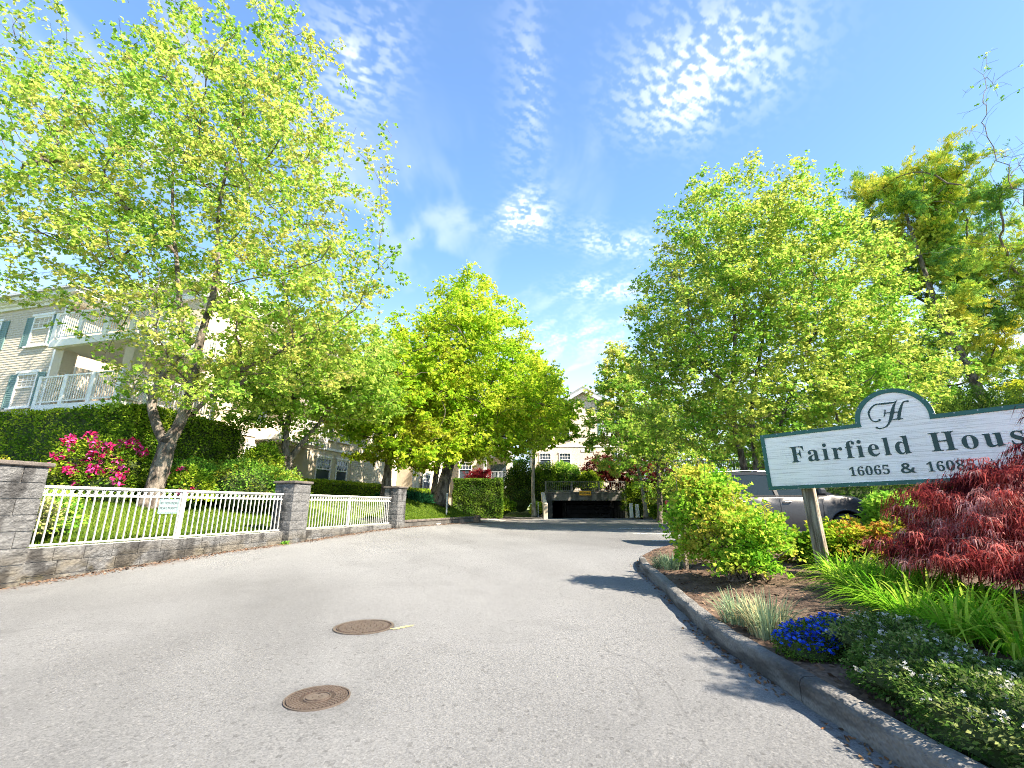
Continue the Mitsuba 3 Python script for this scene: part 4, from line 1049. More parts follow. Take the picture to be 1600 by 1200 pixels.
strip([(1.16, 1.15), (0.36, 1.56), (0.06, 1.665), (-0.6, 1.695), (-1.6, 1.66), (-1.86, 1.55)], 0.07)
strip([(-0.16, 1.14), (-0.2, 1.68)], 0.08, 'pillar', 'm_plastic')
strip([(-1.02, 1.14), (-1.2, 1.67)], 0.1)
strip([(-1.7, 1.15), (-1.84, 1.53)], 0.3)
strip([(-2.05, 1.15), (1.0, 1.165)], 0.03, 'window_trim', 'm_plastic')
roofp = []
for x, z in ((-1.95, 1.59), (-1.6, 1.675), (-0.6, 1.72), (0.05, 1.68), (0.3, 1.605)):
    w = gw(min(z, 1.69))
    roofp.append([(x, y, z - 0.05 * (abs(y) / w) ** 2.2) for y in np.linspace(-w, w, 9)] + [(x, y, z - 0.09) for y in np.linspace(w, -w, 9)])
obj('roof', trans(loft(roofp), MC), 'm_car', car, smooth=40)
for s in (-1, 1):
    obj('roof_rail', trans(tube([(-1.7, s * 0.56, 1.65), (-1.6, s * 0.56, 1.72), (-0.6, s * 0.56, 1.765), (0.0, s * 0.55, 1.73), (0.08, s * 0.55, 1.66)], 0.018, 8), MC), 'm_alloy', car)
    obj('mirror', trans(cat([cbx(0.70, 0.88, s * 0.98 - 0.11, s * 0.98 + 0.11, 1.17, 1.33, 0.04)]), MC), 'm_car', car)
    for x in (0.02, -1.02):
        h = key_for('door_handle', car)
        yy = s * 0.935
        scene[h] = mikit.ply(trans(tube([(x - 0.1, yy - s * 0.03, 1.015), (x - 0.08, yy + s * 0.012, 1.02), (x + 0.07, yy + s * 0.012, 1.025), (x + 0.1, yy - s * 0.03, 1.025)], [0.012, 0.015, 0.015, 0.012], 8), MC), 'm_alloy', smooth=40)
    obj('headlight', trans(cbx(1.86, 2.16, s * 0.74 - 0.11, s * 0.74 + 0.11, 0.76, 0.95, 0.05), MC), 'm_lamp_lens', car)
    obj('tail_light', trans(cbx(-2.27, -2.0, s * 0.83 - 0.08, s * 0.83 + 0.06, 0.8, 1.08, 0.03), MC), 'm_tail', car)
    obj('sill', trans(cbx(-0.98, 0.98, s * 0.87 - 0.05, s * 0.87 + 0.05, 0.22, 0.36, 0.02), MC), 'm_plastic', car)
pbr('m_tail', (0.35, 0.02, 0.02), 0.2)
obj('grille', trans(cbx(2.2, 2.28, -0.45, 0.45, 0.42, 0.7, 0.03), MC), 'm_plastic', car)
obj('underbody', trans(bx(-2.1, 2.1, -0.72, 0.72, 0.24, 0.5), MC), 'm_plastic', car)
th = np.linspace(0, 2 * PI, 49)[:-1]
tp = [(0.215, -0.10), (0.30, -0.118), (0.345, -0.10), (0.36, -0.06), (0.36, 0.06), (0.345, 0.10), (0.30, 0.118), (0.215, 0.10)]
tv = np.array([(r * math.cos(a), y, r * math.sin(a)) for a in th for r, y in tp])
k8 = len(tp)
tf = np.array([((i * k8 + j), (i * k8 + (j + 1) % k8), ((i + 1) % 48 * k8 + (j + 1) % k8), ((i + 1) % 48 * k8 + j)) for i in range(48) for j in range(k8)])
for x in wheel_x:
    for s in (-1, 1):
        w = key_for('wheel', car)
        Mw = MC @ frame((x, s * 0.80, 0.38), (1.05, 0, 0), (0, float(s), 0), (0, 0, 1.05))
        scene[w] = mikit.ply(trans(cat([disc(0.222, -0.02, 0.02, 40), ]), Mw @ frame((0, 0.03, 0), (1, 0, 0), (0, 0, 1), (0, -1, 0))), 'm_plastic')
        obj('tyre', trans((tv, np.vstack([tf[:, [0, 1, 2]], tf[:, [0, 2, 3]]])), Mw), 'm_rubber', w, smooth=40)
        sp_ = [tube([(0, 0.07, 0), (0.12 * math.cos(a), 0.085, 0.12 * math.sin(a)), (0.22 * math.cos(a), 0.075, 0.22 * math.sin(a))], [0.045, 0.026, 0.03], 8) for a in np.arange(5) * 2 * PI / 5 + 0.3]
        rimt = tube([(0.222 * math.cos(a), 0.085, 0.222 * math.sin(a)) for a in np.linspace(0, 2 * PI, 41)], 0.016, 6, False)
        obj('rim', trans(cat(sp_ + [rimt]), Mw), 'm_alloy', w, smooth=50)
    for s in (-1, 1):
        lip = [(x + 0.46 * math.cos(a), s * (0.905), 0.38 + 0.46 * math.sin(a)) for a in np.linspace(-0.1, PI + 0.1, 24)]
        obj('arch_lip', trans(tube(lip, 0.022, 6), MC), 'm_car', car, smooth=50)

# ================================================================== vegetation
MAPLE = (np.array([(0, 0, 0), (-0.46, 0.36, 0.06), (-0.17, 0.5, 0.0), (0, 1.0, -0.1), (0.17, 0.5, 0.0), (0.46, 0.36, 0.06)]), np.array([(0, 5, 4), (0, 4, 3), (0, 3, 2), (0, 2, 1)]))
MAPLE3 = (np.array([(0, 0, 0), (-0.48, 0.46, 0.08), (-0.20, 0.30, 0.0), (0, 1.0, -0.1), (0.20, 0.30, 0.0), (0.48, 0.46, 0.08)]), np.array([(0, 2, 1), (2, 4, 3), (0, 5, 4)]))
OVAL = (np.array([(0, 0, 0), (-0.27, 0.45, 0.07), (0, 1.0, -0.04), (0.27, 0.45, 0.07)]), np.array([(0, 3, 2), (0, 2, 1)]))
OVAL2 = (np.array([(0, 0, 0), (-0.42, 0.5, 0.09), (0, 1.0, -0.06), (0.42, 0.5, 0.09)]), np.array([(0, 3, 2), (0, 2, 1)]))
THIN = (np.array([(0, 0, 0), (-0.09, 0.4, 0.03), (0, 1.0, -0.05), (0.09, 0.4, 0.03)]), np.array([(0, 3, 2), (0, 2, 1)]))
NEEDLES = (np.array([(0, 0, 0), (-0.36, 0.80, 0.1), (-0.16, 0.95, 0.05), (0.0, 1.0, -0.05), (0.2, 0.95, 0.0), (0.1, 0.8, -0.3), (0.3, 0.7, -0.2)]),
           np.array([(0, 2, 1), (0, 4, 3), (0, 6, 5)]))


def leafmesh(tpl, P, axis, normal, size, col):
    y = unit(axis)
    x = unit(np.cross(y, normal)); z = np.cross(x, y)
    tv, tf = tpl
    v = P[:, None] + size[:, None, None] * (tv[None, :, :1] * x[:, None] + tv[None, :, 1:2] * y[:, None] + tv[None, :, 2:] * z[:, None])
    k = len(tv)
    return v.reshape(-1, 3), (np.arange(len(P))[:, None, None] * k + tf[None]).reshape(-1, 3), np.repeat(col, k, 0)


def colours(P, pal, rng, freq=0.7, spread=0.35):
    pal = np.asarray(pal, float)
    n = meshkit.fbm(P * freq, 3, int(rng.integers(0, 99)))
    u = np.clip((n - 0.5) * 2.2 + 0.5 + rng.normal(0, spread, len(P)), 0, 0.999) * (len(pal) - 1)
    i = u.astype(int); t = (u - i)[:, None]
    return (pal[i] * (1 - t) + pal[np.minimum(i + 1, len(pal) - 1)] * t) * rng.uniform(0.8, 1.15, (len(P), 1))


def scatter(P, dirs, rng, tpl, size, pal, droop=0.4, rand=0.8, up=0.9, freq=0.7, spread=0.35, cl=1):
    """leaves at the points P, cl of them fanned out from each"""
    col = colours(P, pal, rng, freq, spread)
    if cl > 1:
        P, dirs, col = np.repeat(P, cl, 0) + rng.normal(0, size * 0.3, (len(P) * cl, 3)) * (1, 1, 0.7), np.repeat(dirs, cl, 0), np.repeat(col, cl, 0) * rng.uniform(0.75, 1.2, (len(P) * cl, 1))
    n = len(P)
    axis = dirs * 0.6 + rng.normal(0, rand * (0.6 if cl == 1 else 0.9), (n, 3)) * (1, 1, 0.6) - np.array([0, 0, droop])
    nor = rng.normal(0, 0.55, (n, 3)) + np.array([0, 0, up])
    return leafmesh(tpl, P, axis, nor, size * rng.uniform(0.55, 1.25, n), col)


def ball(rng, n, c, r, bias=0.45, rough=0.35, seed=0):
    d = unit(rng.normal(0, 1, (n, 3)))
    rr = rng.uniform(0, 1, n) ** bias * (1 + rough * 2 * (meshkit.fbm(d * 2.3 + seed, 3, seed) - 0.5))
    return np.array(c) + d * rr[:, None] * np.array(r)


def skeleton(stems, targets, step, rng, zmin, bend=0.35, down=1.6):
    cap_ = len(targets) * 26 + 400
    P, par, D = np.zeros((cap_, 3)), np.full(cap_, -1, int), np.zeros((cap_, 3))
    fixed = np.zeros(cap_)
    n = 0
    for pts, r0, r1 in stems:
        pts = np.asarray(pts, float)
        j = -1 if n == 0 else int(np.argmin(np.linalg.norm(P[:n] - pts[0], axis=1)))
        L = np.linalg.norm(np.diff(pts, axis=0), axis=1).sum()
        k = max(3, int(L / step))
        c = smoothcurve(pts, k)
        rr = r0 + (r1 - r0) * np.linspace(0, 1, k) ** 0.55
        for i in range(0 if j < 0 else 1, k):
            P[n], par[n], fixed[n] = c[i], j, rr[i]
            D[n] = unit(c[i] - c[i - 1]) if i else (0, 0, 1)
            j = n; n += 1
    nst = n
    for tgt in targets:
        d = tgt - P[:n]
        L = np.linalg.norm(d, axis=1) + 1e-9
        cs = np.einsum('ij,ij->i', d, D[:n]) / L
        cost = L * (1.55 - 0.55 * cs) + 50 * (P[:n, 2] < zmin) + down * np.maximum(0, -d[:, 2] - 0.15 * L)
        j = int(np.argmin(cost)); l = L[j]
        if l < 0.05:
            continue
        k = max(1, min(24, int(round(l / step))))
        a, b = P[j], tgt
        ctl = a + D[j] * min(l * bend, 0.8) + (b - a) * 0.12 + np.array([0, 0, 0.05 * l])
        u = np.linspace(0, 1, k + 1)[1:, None]
        c = (1 - u) ** 2 * a + 2 * u * (1 - u) * ctl + u ** 2 * b
        if k > 1:
            c[:-1] += rng.normal(0, 0.05 * step + 0.012 * l, (k - 1, 3))
        pj = j
        for i in range(k):
            P[n], par[n] = c[i], pj
            D[n] = unit(c[i] - P[pj]); pj = n; n += 1
    P, par, D, fixed = P[:n], par[:n], D[:n], fixed[:n]
    cnt = np.zeros(n)
    kids = np.bincount(par[par >= 0], minlength=n)
    cnt[kids == 0] = 1
    for i in range(n - 1, 0, -1):
        if par[i] >= 0:
            cnt[par[i]] += cnt[i]
    return P, par, D, cnt, fixed, nst


def segments(P, par, R, sel, sides):
    i = np.nonzero(sel & (par >= 0))[0]
    a, b = P[par[i]], P[i]
    t = unit(b - a)
    ref = np.where(np.abs(t[:, 2:]) < 0.9, [0, 0, 1.0], [1.0, 0, 0])
    x = unit(np.cross(t, ref)); y = np.cross(t, x)
    ang = np.arange(sides) * 2 * PI / sides
    ring = np.cos(ang)[None, :, None] * x[:, None] + np.sin(ang)[None, :, None] * y[:, None]
    r1 = R[i]; r0 = np.minimum(R[par[i]], r1 * 1.3)
    v = np.stack([a[:, None] + ring * r0[:, None, None], b[:, None] + ring * r1[:, None, None]], 1)
    k = np.arange(sides); q = (k + 1) % sides
    f = np.vstack([np.stack([k, q, q + sides], 1), np.stack([k, q + sides, k + sides], 1)])
    return v.reshape(-1, 3), (np.arange(len(i))[:, None, None] * 2 * sides + f[None]).reshape(-1, 3)


def trunkmesh(stems, seed, sides=14, flare=1.5):
    out = []
    for q, (pts, r0, r1) in enumerate(stems):
        L = np.linalg.norm(np.diff(np.asarray(pts, float), axis=0), axis=1).sum()
        k = max(6, int(L / 0.16))
        c = smoothcurve(pts, k)
        u = np.linspace(0, 1, k)
        r = r0 + (r1 - r0) * u ** 0.55
        if q == 0:
            r = r * (1 + (flare - 1) * np.exp(-(c[:, 2] - c[0, 2]) / 0.25))
        v, f = tube(c, r, sides)
        n = meshkit.fbm(v * np.array([3.2, 3.2, 1.4]), 4, seed) - 0.5
        ctr = np.vstack([np.repeat(c, sides, 0), c[:1], c[-1:]])
        v = ctr + (v - ctr) * (1 + 0.42 * n[:, None])
        out.append((v, f))
    return cat(out)


TREE_SPREAD = 0.13


def tree(name, label, catg, stems, targets, nleaf, size, pal, seed, group=None, tpl=MAPLE, lm='m_leaf', step=0.35, zmin=2.0, droop=0.4, spread=TREE_SPREAD, rtwig=0.0065, pexp=0.43,
         tips=6, down=1.6, cl=6, bark='m_bark', rand=0.8, freq=0.7, cspread=0.35, up=0.9):
    rng = np.random.default_rng(seed)
    t = thing(name, label, catg, group)
    P, par, D, cnt, fixed, nst = skeleton(stems, targets, step, rng, zmin, down=down)
    R = np.maximum(rtwig * cnt ** pexp, 0)
    R[:nst] = np.maximum(fixed[:nst], 0)
    obj('trunk', trunkmesh(stems, seed), bark, t, smooth=True)
    nf = np.arange(len(P)) >= nst
    thick = nf & (R > 0.026)
    ms = [segments(P, par, R, thick, 7)] if thick.any() else []
    ms.append(segments(P, par, R, nf & ~thick, 3))
    obj('limbs', cat(ms), 'm_twig', t, smooth=True, kind='stuff')
    tip = np.nonzero(nf & (cnt <= tips))[0]
    w = 1.0 / cnt[tip] ** 0.5
    m = nleaf // cl
    i = rng.choice(tip, m, p=w / w.sum())
    u = rng.uniform(0, 1, m)[:, None]
    p = P[i] * u + P[np.maximum(par[i], 0)] * (1 - u) + rng.normal(0, spread, (m, 3)) * (1, 1, 0.6)
    v, f, c = scatter(p, D[i], rng, tpl, size, pal, droop=droop, freq=freq, spread=cspread, rand=rand, up=up, cl=cl)
    obj('crown', (v, f), lm, t, color=c, kind='stuff')
    return t


SPRING = [(0.23, 0.43, 0.06), (0.37, 0.56, 0.085), (0.48, 0.62, 0.11), (0.55, 0.64, 0.15), (0.56, 0.54, 0.14)]
LIME = [(0.28, 0.50, 0.03), (0.44, 0.62, 0.042), (0.55, 0.68, 0.06), (0.61, 0.66, 0.08)]
MID = [(0.10, 0.26, 0.032), (0.20, 0.42, 0.05), (0.35, 0.55, 0.075), (0.48, 0.57, 0.11)]
DARKG = [(0.04, 0.10, 0.014), (0.08, 0.16, 0.02), (0.15, 0.24, 0.03)]
HEDGE = [(0.07, 0.16, 0.014), (0.14, 0.26, 0.02), (0.26, 0.39, 0.03), (0.38, 0.47, 0.04)]
YG = [(0.28, 0.38, 0.025), (0.44, 0.51, 0.035), (0.54, 0.53, 0.06)]
RED = [(0.06, 0.014, 0.025), (0.16, 0.03, 0.035), (0.40, 0.07, 0.065), (0.62, 0.18, 0.16), (0.75, 0.46, 0.43)]
DRED = [(0.07, 0.022, 0.02), (0.15, 0.035, 0.03), (0.24, 0.05, 0.04)]


def targets(seed, parts, n, bias=0.45, rough=0.4):
    rng = np.random.default_rng(seed)
    w = np.array([p[2] for p in parts], float); w /= w.sum()
    out = [ball(rng, int(n * wi), c, r, bias, rough, seed + k) for k, ((c, r, _), wi) in enumerate(zip(parts, w))]
    out = np.vstack(out)
    return out[rng.permutation(len(out))]


def zl(x, y):
    return float(zlawn(x, y))


# tree 1: the big fork-trunked maple behind the fence
b = np.array([-9.47, 12.3, zl(-9.47, 12.3) - 0.1])
stems1 = [([b, b + (0.04, 0, 0.6), b + (0.12, 0, 1.3), b + (0.18, 0, 1.75)], 0.235, 0.205),
          ([b + (0.18, 0, 1.75), b + (0.36, 0.05, 2.4), b + (0.44, 0.1, 3.3), b + (0.36, 0.2, 4.6), b + (0.5, 0.2, 6.5), b + (0.3, 0.0, 9.5), b + (0.5, 0, 12.5)], 0.175, 0.03),
          ([b + (0.16, 0, 1.7), b + (-0.2, -0.1, 2.3), b + (-0.42, -0.12, 2.95), b + (-0.3, -0.1, 3.6), b + (-0.1, 0.1, 4.4), b + (-0.6, 0.2, 6.5), b + (-1.5, 0.4, 9.5), b + (-2.0, 0.5, 12)], 0.14, 0.028)]
tg = targets(11, [((-9.3, 12.6, 10.3), (5.0, 4.2, 6.4), 5), ((-9.0, 12.2, 14), (3.8, 3.4, 4.0), 2), ((-12.9, 12.5, 9.3), (3.4, 3.0, 2.6), 1.2), ((-6.0, 12.6, 6.9), (2.7, 2.6, 2.7), 1.5), ((-8.0, 11.9, 4.9), (2.4, 2.0, 1.4), 0.6), ((-13.5, 12.5, 11.4), (3.2, 3, 4.2), 1.2), ((-14.8, 12.4, 14.0), (3.4, 3, 3.6), 1.2)], 2600)
tg = np.vstack([tg[:40], [(-3.9, 12.0, 9.2), (-3.3, 12, 8.6), (-4.2, 12.2, 13.2), (-3.6, 12.3, 11.5), (-3.5, 12, 7.2), (-3.9, 11.8, 5.8)], tg[40:]])
tree('maple_tree', 'tall fork-trunked maple with sparse yellow green leaves behind the nearer fence panel', 'tree', stems1, tg, 80000, 0.116, SPRING, 101, tpl=OVAL2, zmin=2.6, rtwig=0.005, cl=4, spread=0.15)

# tree 2: smaller one behind the right end of the nearer panel
b = np.array([-8.5, 17.2, zl(-8.5, 17.2) - 0.1])
st = [([b, b + (0.0, 0, 0.9), b + (0.1, 0, 1.6)], 0.26, 0.2), ([b + (0.1, 0, 1.6), b + (-0.1, 0, 2.6), b + (0.05, 0, 4.5), b + (0.2, 0, 6.5)], 0.17, 0.04), ([b + (0.1, 0, 1.6), b + (0.7, 0, 2.5), b + (1.2, 0, 3.2), b + (1.7, 0.2, 4.8)], 0.15, 0.03)]
tree('maple_tree', 'small leaning maple behind the second pillar with pale wall showing below its crown', 'tree', st,
     targets(21, [((-7.9, 17.3, 6.4), (3.4, 3.0, 2.7), 3), ((-9.6, 17.0, 5.4), (2.2, 2.2, 1.6), 1), ((-6.2, 17.4, 5.6), (2.0, 2.0, 1.5), 1)], 1100), 36000, 0.13, SPRING[:4], 102, tpl=OVAL2, cl=4, spread=0.15, zmin=3.0)

# tree 4: trunk behind the far fence panel
b = np.array([-5.75, 21.3, zl(-5.75, 21.3) - 0.1])
st = [([b, b + (0.02, 0, 1.4), b + (0.1, 0, 3.0), b + (0.3, 0, 5.5), b + (0.5, 0, 7)], 0.27, 0.05)]
tree('maple_tree', 'lime green tree with low drooping branches behind the far fence panel', 'tree', st,
     targets(31, [((-5.2, 21.0, 6.3), (3.4, 2.9, 3.5), 3), ((-4.3, 20.6, 3.7), (2.0, 2.0, 1.2), 1.2), ((-7.0, 21, 5.4), (2.2, 2.2, 1.4), 0.8)], 1100), 46000, 0.145, LIME[:3] + [(0.30, 0.32, 0.03)], 103, tpl=OVAL2, zmin=3.2)

# tree 3: the big lime green one on the mound
b = np.array([-3.75, 24.3, 1.15])
st = [([b, b + (0.2, 0, 1.0), b + (0.45, 0, 2.3)], 0.36, 0.29), ([b + (0.45, 0, 2.3), b + (0.4, 0.1, 3.8), b + (0.7, 0, 6.5), b + (0.9, 0, 9), b + (1.0, 0, 11.5)], 0.22, 0.04),
      ([b + (0.45, 0, 2.3), b + (1.1, 0, 3.2), b + (1.9, 0, 4.4), b + (2.6, 0, 6.5)], 0.2, 0.04), ([b + (0.35, 0.1, 2.0), b + (-0.4, 0.4, 3.8), b + (-1.0, 0.5, 6)], 0.16, 0.04)]
tree('maple_tree', 'broad lime green maple standing on the grass mound beside the drive', 'tree', st,
     targets(41, [((-2.5, 24.3, 8.2), (4.6, 4.0, 4.6), 4), ((-2.6, 24.3, 11.2), (2.6, 2.4, 3.6), 1.3), ((0.9, 24.3, 6.6), (2.6, 2.6, 2.6), 1.2), ((-5.4, 24.2, 6.6), (2.4, 2.4, 2.4), 1), ((-1.6, 23.6, 4.4), (3.4, 2.2, 1.3), 1)], 2200), 95000, 0.15, LIME, 104, cl=4, spread=0.17, tpl=OVAL2, zmin=4.0)
b = np.array([-5.0, 29.5, 0.9])
tree('maple_tree', 'slimmer maple standing just left behind the broad lime green tree', 'tree', [([b, b + (0.2, 0, 2.4), b + (0.5, 0, 5), b + (0.8, 0, 9)], 0.27, 0.05)],
     targets(42, [((-4.4, 29.5, 8.0), (3.4, 3.2, 4.0), 1)], 600), 17000, 0.21, LIME[:3] + [(0.36, 0.26, 0.05)], 105, zmin=4.2)
# tree 5
b = np.array([1.72, 36.2, 0.3])
tree('young_maple', 'young lime green tree with a straight pale trunk left of the garage opening', 'tree', [([b, b + (-0.1, 0, 2.5), b + (0.0, 0, 4.6), b + (-0.1, 0, 9), b + (0, 0, 12)], 0.2, 0.04)],
     targets(51, [((1.3, 36.2, 9.6), (3.2, 3.0, 4.4), 3), ((0.0, 36, 8.2), (2.3, 2.4, 2.0), 1), ((3.4, 36, 7.8), (2.2, 2.2, 1.9), 0.8)], 1100), 34000, 0.24, LIME[:3], 106, tpl=OVAL2, bark='m_pale_bark', zmin=5.0, step=0.5)
# tree 6
b = np.array([9.75, 34.4, 0.3])
tree('young_maple', 'pale airy tree with a slender trunk right of the garage opening', 'tree', [([b, b + (-0.2, 0, 2.5), b + (-0.6, 0, 5.0), b + (-0.9, 0, 9), b + (-1.2, 0, 12)], 0.17, 0.03)],
     targets(61, [((8.7, 34.4, 7.6), (3.6, 3.0, 4.4), 3), ((8.4, 34.4, 11.3), (1.7, 1.7, 2.6), 0.8), ((10.6, 34, 5.8), (2.2, 2.2, 1.6), 0.8)], 900), 21000, 0.24, SPRING, 107, tpl=OVAL2, bark='m_pale_bark', zmin=3.9, step=0.5)
# tree 7: the big one on the right
b = np.array([9.4, 18.4, 0.1])
st = [([b, b + (0.0, 0, 1.2), b + (-0.15, 0, 2.6), b + (-0.3, 0, 4.5), b + (0.2, 0, 8), b + (0.6, 0, 12.5)], 0.2, 0.04), ([b + (0.25, 0.1, 0.1), b + (0.42, 0.2, 2.0), b + (0.6, 0.3, 4.5), b + (1.6, 0.4, 8), b + (2.6, 0.4, 12)], 0.17, 0.035),
      ([b + (0.9, 0.0, 0.0), b + (1.0, 0, 2.2), b + (1.5, 0, 4.0), b + (3.0, 0, 7), b + (4.4, 0, 10)], 0.13, 0.03)]
tree('maple_tree', 'huge rounded multi-stemmed maple rising behind the parked car and the sign', 'tree', st,
     targets(71, [((11.0, 18.4, 9.0), (6.0, 4.6, 5.6), 5), ((10.6, 18.4, 12.4), (4.2, 3.8, 3.9), 2), ((14.6, 18.6, 7.4), (3.9, 3.6, 4.0), 1.6), ((7.2, 18.2, 6.4), (2.6, 2.6, 3.0), 1), ((11.6, 17.4, 4.6), (6.0, 3.0, 1.7), 1.2)], 3200, 0.4, 0.22), 140000, 0.128, MID[1:] + [(0.50, 0.56, 0.11)], 108, tpl=OVAL2, zmin=2.6, rtwig=0.005, cl=4, spread=0.18)
# other broadleaves on the right
for k, (x, y, zc, r, n, pal, lb) in enumerate(((23.5, 19, 4.2, (3.2, 2.8, 3.4), 14000, YG, 'bright yellow green tree at the right edge behind the dark conifer shrub'),
                                               (15.5, 27, 4.2, (4.0, 3.6, 3.6), 14000, MID, 'mid green tree in the gap behind the huge maple and left of the pine'),
                                               (8.6, 27.5, 5.2, (3.4, 3, 3.6), 11000, MID[1:], 'mid green tree behind the retaining wall with the white railing'),
                                               (25.5, 30, 8.0, (6.5, 5, 7), 16000, MID, 'large green tree far behind the pine at the right edge'))):
    b = np.array([x, y, 0.0])
    tree('broadleaf_tree', lb, 'tree', [([b, b + (0.1, 0, zc * 0.5), b + (0.2, 0, zc * 1.3)], 0.22, 0.05)], targets(80 + k, [((x, y, zc), r, 1)], 480), n, 0.17, pal, 120 + k, zmin=1.2, step=0.5)

# the pine with bottlebrush tips
rng = np.random.default_rng(91)
b = np.array([26.6, 24.5, 0.0])
ptr = [([b, b + (-0.3, 0, 5), b + (-0.9, 0, 8.5), b + (-1.7, 0, 12), b + (-2.0, 0, 15.5), b + (-2.2, 0, 19.5)], 0.48, 0.06)]
main, rest = [], []
for k in range(60):
    z = 5.8 + 14.2 * (k / 59) ** 0.9
    a = rng.uniform(0, 2 * PI) if k % 2 else rng.uniform(-0.8, 0.8)
    L = (7.8 - 4.8 * (z - 5.8) / 14.2) * rng.uniform(0.6, 1.12)
    cx = np.interp(z, [0, 8.5, 12, 15.5, 19.5], [26.6, 25.7, 24.9, 24.6, 24.4])
    d = np.array([math.cos(a), 0.8 * math.sin(a), rng.uniform(0.25, 0.75)])
    o = np.array([cx, 24.5, z])
    main.append(o + d * L)
    for m in range(26):
        u = rng.uniform(0.3, 1.08)
        rest.append(o + d * L * u + rng.normal(0, 0.5, 3) * (0.6 + 0.6 * u) + (0, 0, 0.35))
tree('pine_tree', 'tall leaning pine with olive needles and golden tips towering at the upper right', 'tree', ptr, np.array(main + rest), 92000, 0.25,
     [(0.13, 0.30, 0.07), (0.25, 0.44, 0.08), (0.46, 0.60, 0.09), (0.68, 0.66, 0.11)], 109, tpl=NEEDLES, lm='m_needle', step=0.5, zmin=5, droop=-0.4, spread=0.19, rtwig=0.010, down=0.1, rand=0.6, freq=0.45, cspread=0.28, tips=2, cl=5)

# bare branches reaching in at the right edge
b = np.array([23.0, 13.5, 0.0])
bt = [(16.6, 12.8, 9.5), (16.0, 12.6, 13.5), (16.9, 12.9, 15.6), (17.0, 13, 11.5), (15.9, 13.2, 8.2), (17.4, 13, 17), (18.0, 13, 8), (18.0, 13.3, 13)]
rng = np.random.default_rng(92)
bt2 = [np.array(bt[rng.integers(0, len(bt))]) + rng.normal(0, 0.8, 3) + (0.4, 0, 0) for _ in range(80)]
tree('bare_tree', 'nearly leafless tree whose dark twigs reach in from the right edge', 'tree', [([b, b + (-0.3, 0, 4), b + (-1.0, 0, 8), b + (-1.6, 0, 13), b + (-1.7, 0, 17)], 0.26, 0.04)], np.vstack([bt, bt2, ball(rng, 260, (21.9, 13.8, 11.5), (3.8, 3.8, 6.0), 0.5, 0.3, 4)]), 900, 0.10,
     MID, 110, zmin=3, rtwig=0.0045, pexp=0.36, step=0.3)

# far background trees so that the place is closed behind
far = [(-24, 60, 7, 6), (-13, 66, 8, 6), (-2, 70, 8, 7), (20, 62, 8, 7), (31, 58, 9, 8), (42, 52, 9, 8), (36, 38, 9, 7), (18, 45, 7, 5), (46, 34, 9, 7), (-38, 48, 8, 7)]
for k, (x, y, zc, r) in enumerate(far):
    b = np.array([x, y, 0.0])
    tree('distant_tree', 'green tree far behind the apartment buildings', 'tree', [([b, b + (0.1, 0, zc * 0.6), b + (0, 0, zc * 1.3)], 0.3, 0.08)],
         targets(200 + k, [((x, y, zc), (r, r * 0.8, zc * 0.85), 1)], 150), 5200, 0.42, MID if k % 2 else DARKG + MID[1:3], 210 + k, 'distant trees behind the buildings', tpl=OVAL, zmin=2, step=1.0, spread=0.4, rtwig=0.02)


# ------------------------------------------------------------------ hedges and shrubs
def boxhedge(name, label, o, ex, L, D, z0, Hh, n, size, pal, seed, rough=0.09, tpl=OVAL, lm='m_leaf_dense', catg='hedge', zfun=None):
    """o: the front left corner, ex along the front (y away)"""
    rng = np.random.default_rng(seed)
    t = thing(name, label, catg)
    M = basis((o[0], o[1], 0), ex)
    nf = np.array([L * Hh, L * D, D * Hh, D * Hh, L * Hh * 0.25])
    k = rng.choice(5, n, p=nf / nf.sum())
    u, v, w = rng.uniform(0, 1, (3, n))
    p = np.zeros((n, 3)); d = np.zeros((n, 3))
    for i, (fx, fy, fz, nn) in enumerate(((u * L, 0 * u, v * Hh, (0, -1, 0.2)), (u * L, v * D, Hh + 0 * u, (0, 0, 1)), (0 * u, v * D, w * Hh, (-1, 0, 0.2)), (L + 0 * u, v * D, w * Hh, (1, 0, 0.2)), (u * L, D + 0 * u, v * Hh, (0, 1, 0.2)))):
        m = k == i
        p[m] = np.stack([fx, fy, fz], 1)[m]; d[m] = nn
    p[:, 2] += z0
    wob = meshkit.fbm(np.c_[p[:, 0] * 1.6, p[:, 1] * 1.6 + 5, p[:, 2] * 1.6], 3, seed) - 0.5
    p = p + d * (wob[:, None] * rough * 3 - np.abs(rng.normal(0, rough * 0.6, n))[:, None])
    P = p @ M[:3, :3].T + M[:3, 3]; Dw = unit(d @ M[:3, :3].T)
    col = colours(P, pal, rng, 1.3, 0.3)
    v_, f_, c_ = leafmesh(tpl, P, Dw * 0.5 + rng.normal(0, 0.55, (n, 3)) + (0, 0, 0.15), Dw + rng.normal(0, 0.5, (n, 3)), size * rng.uniform(0.6, 1.3, n), col)
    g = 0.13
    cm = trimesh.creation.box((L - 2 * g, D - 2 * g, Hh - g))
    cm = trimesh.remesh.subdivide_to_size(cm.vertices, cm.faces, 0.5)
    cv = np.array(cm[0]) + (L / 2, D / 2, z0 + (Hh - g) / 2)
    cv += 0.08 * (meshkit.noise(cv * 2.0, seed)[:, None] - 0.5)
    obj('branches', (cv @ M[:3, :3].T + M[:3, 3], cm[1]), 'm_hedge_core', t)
    obj('foliage', (v_, f_), lm, t, color=c_, kind='stuff')
    return t


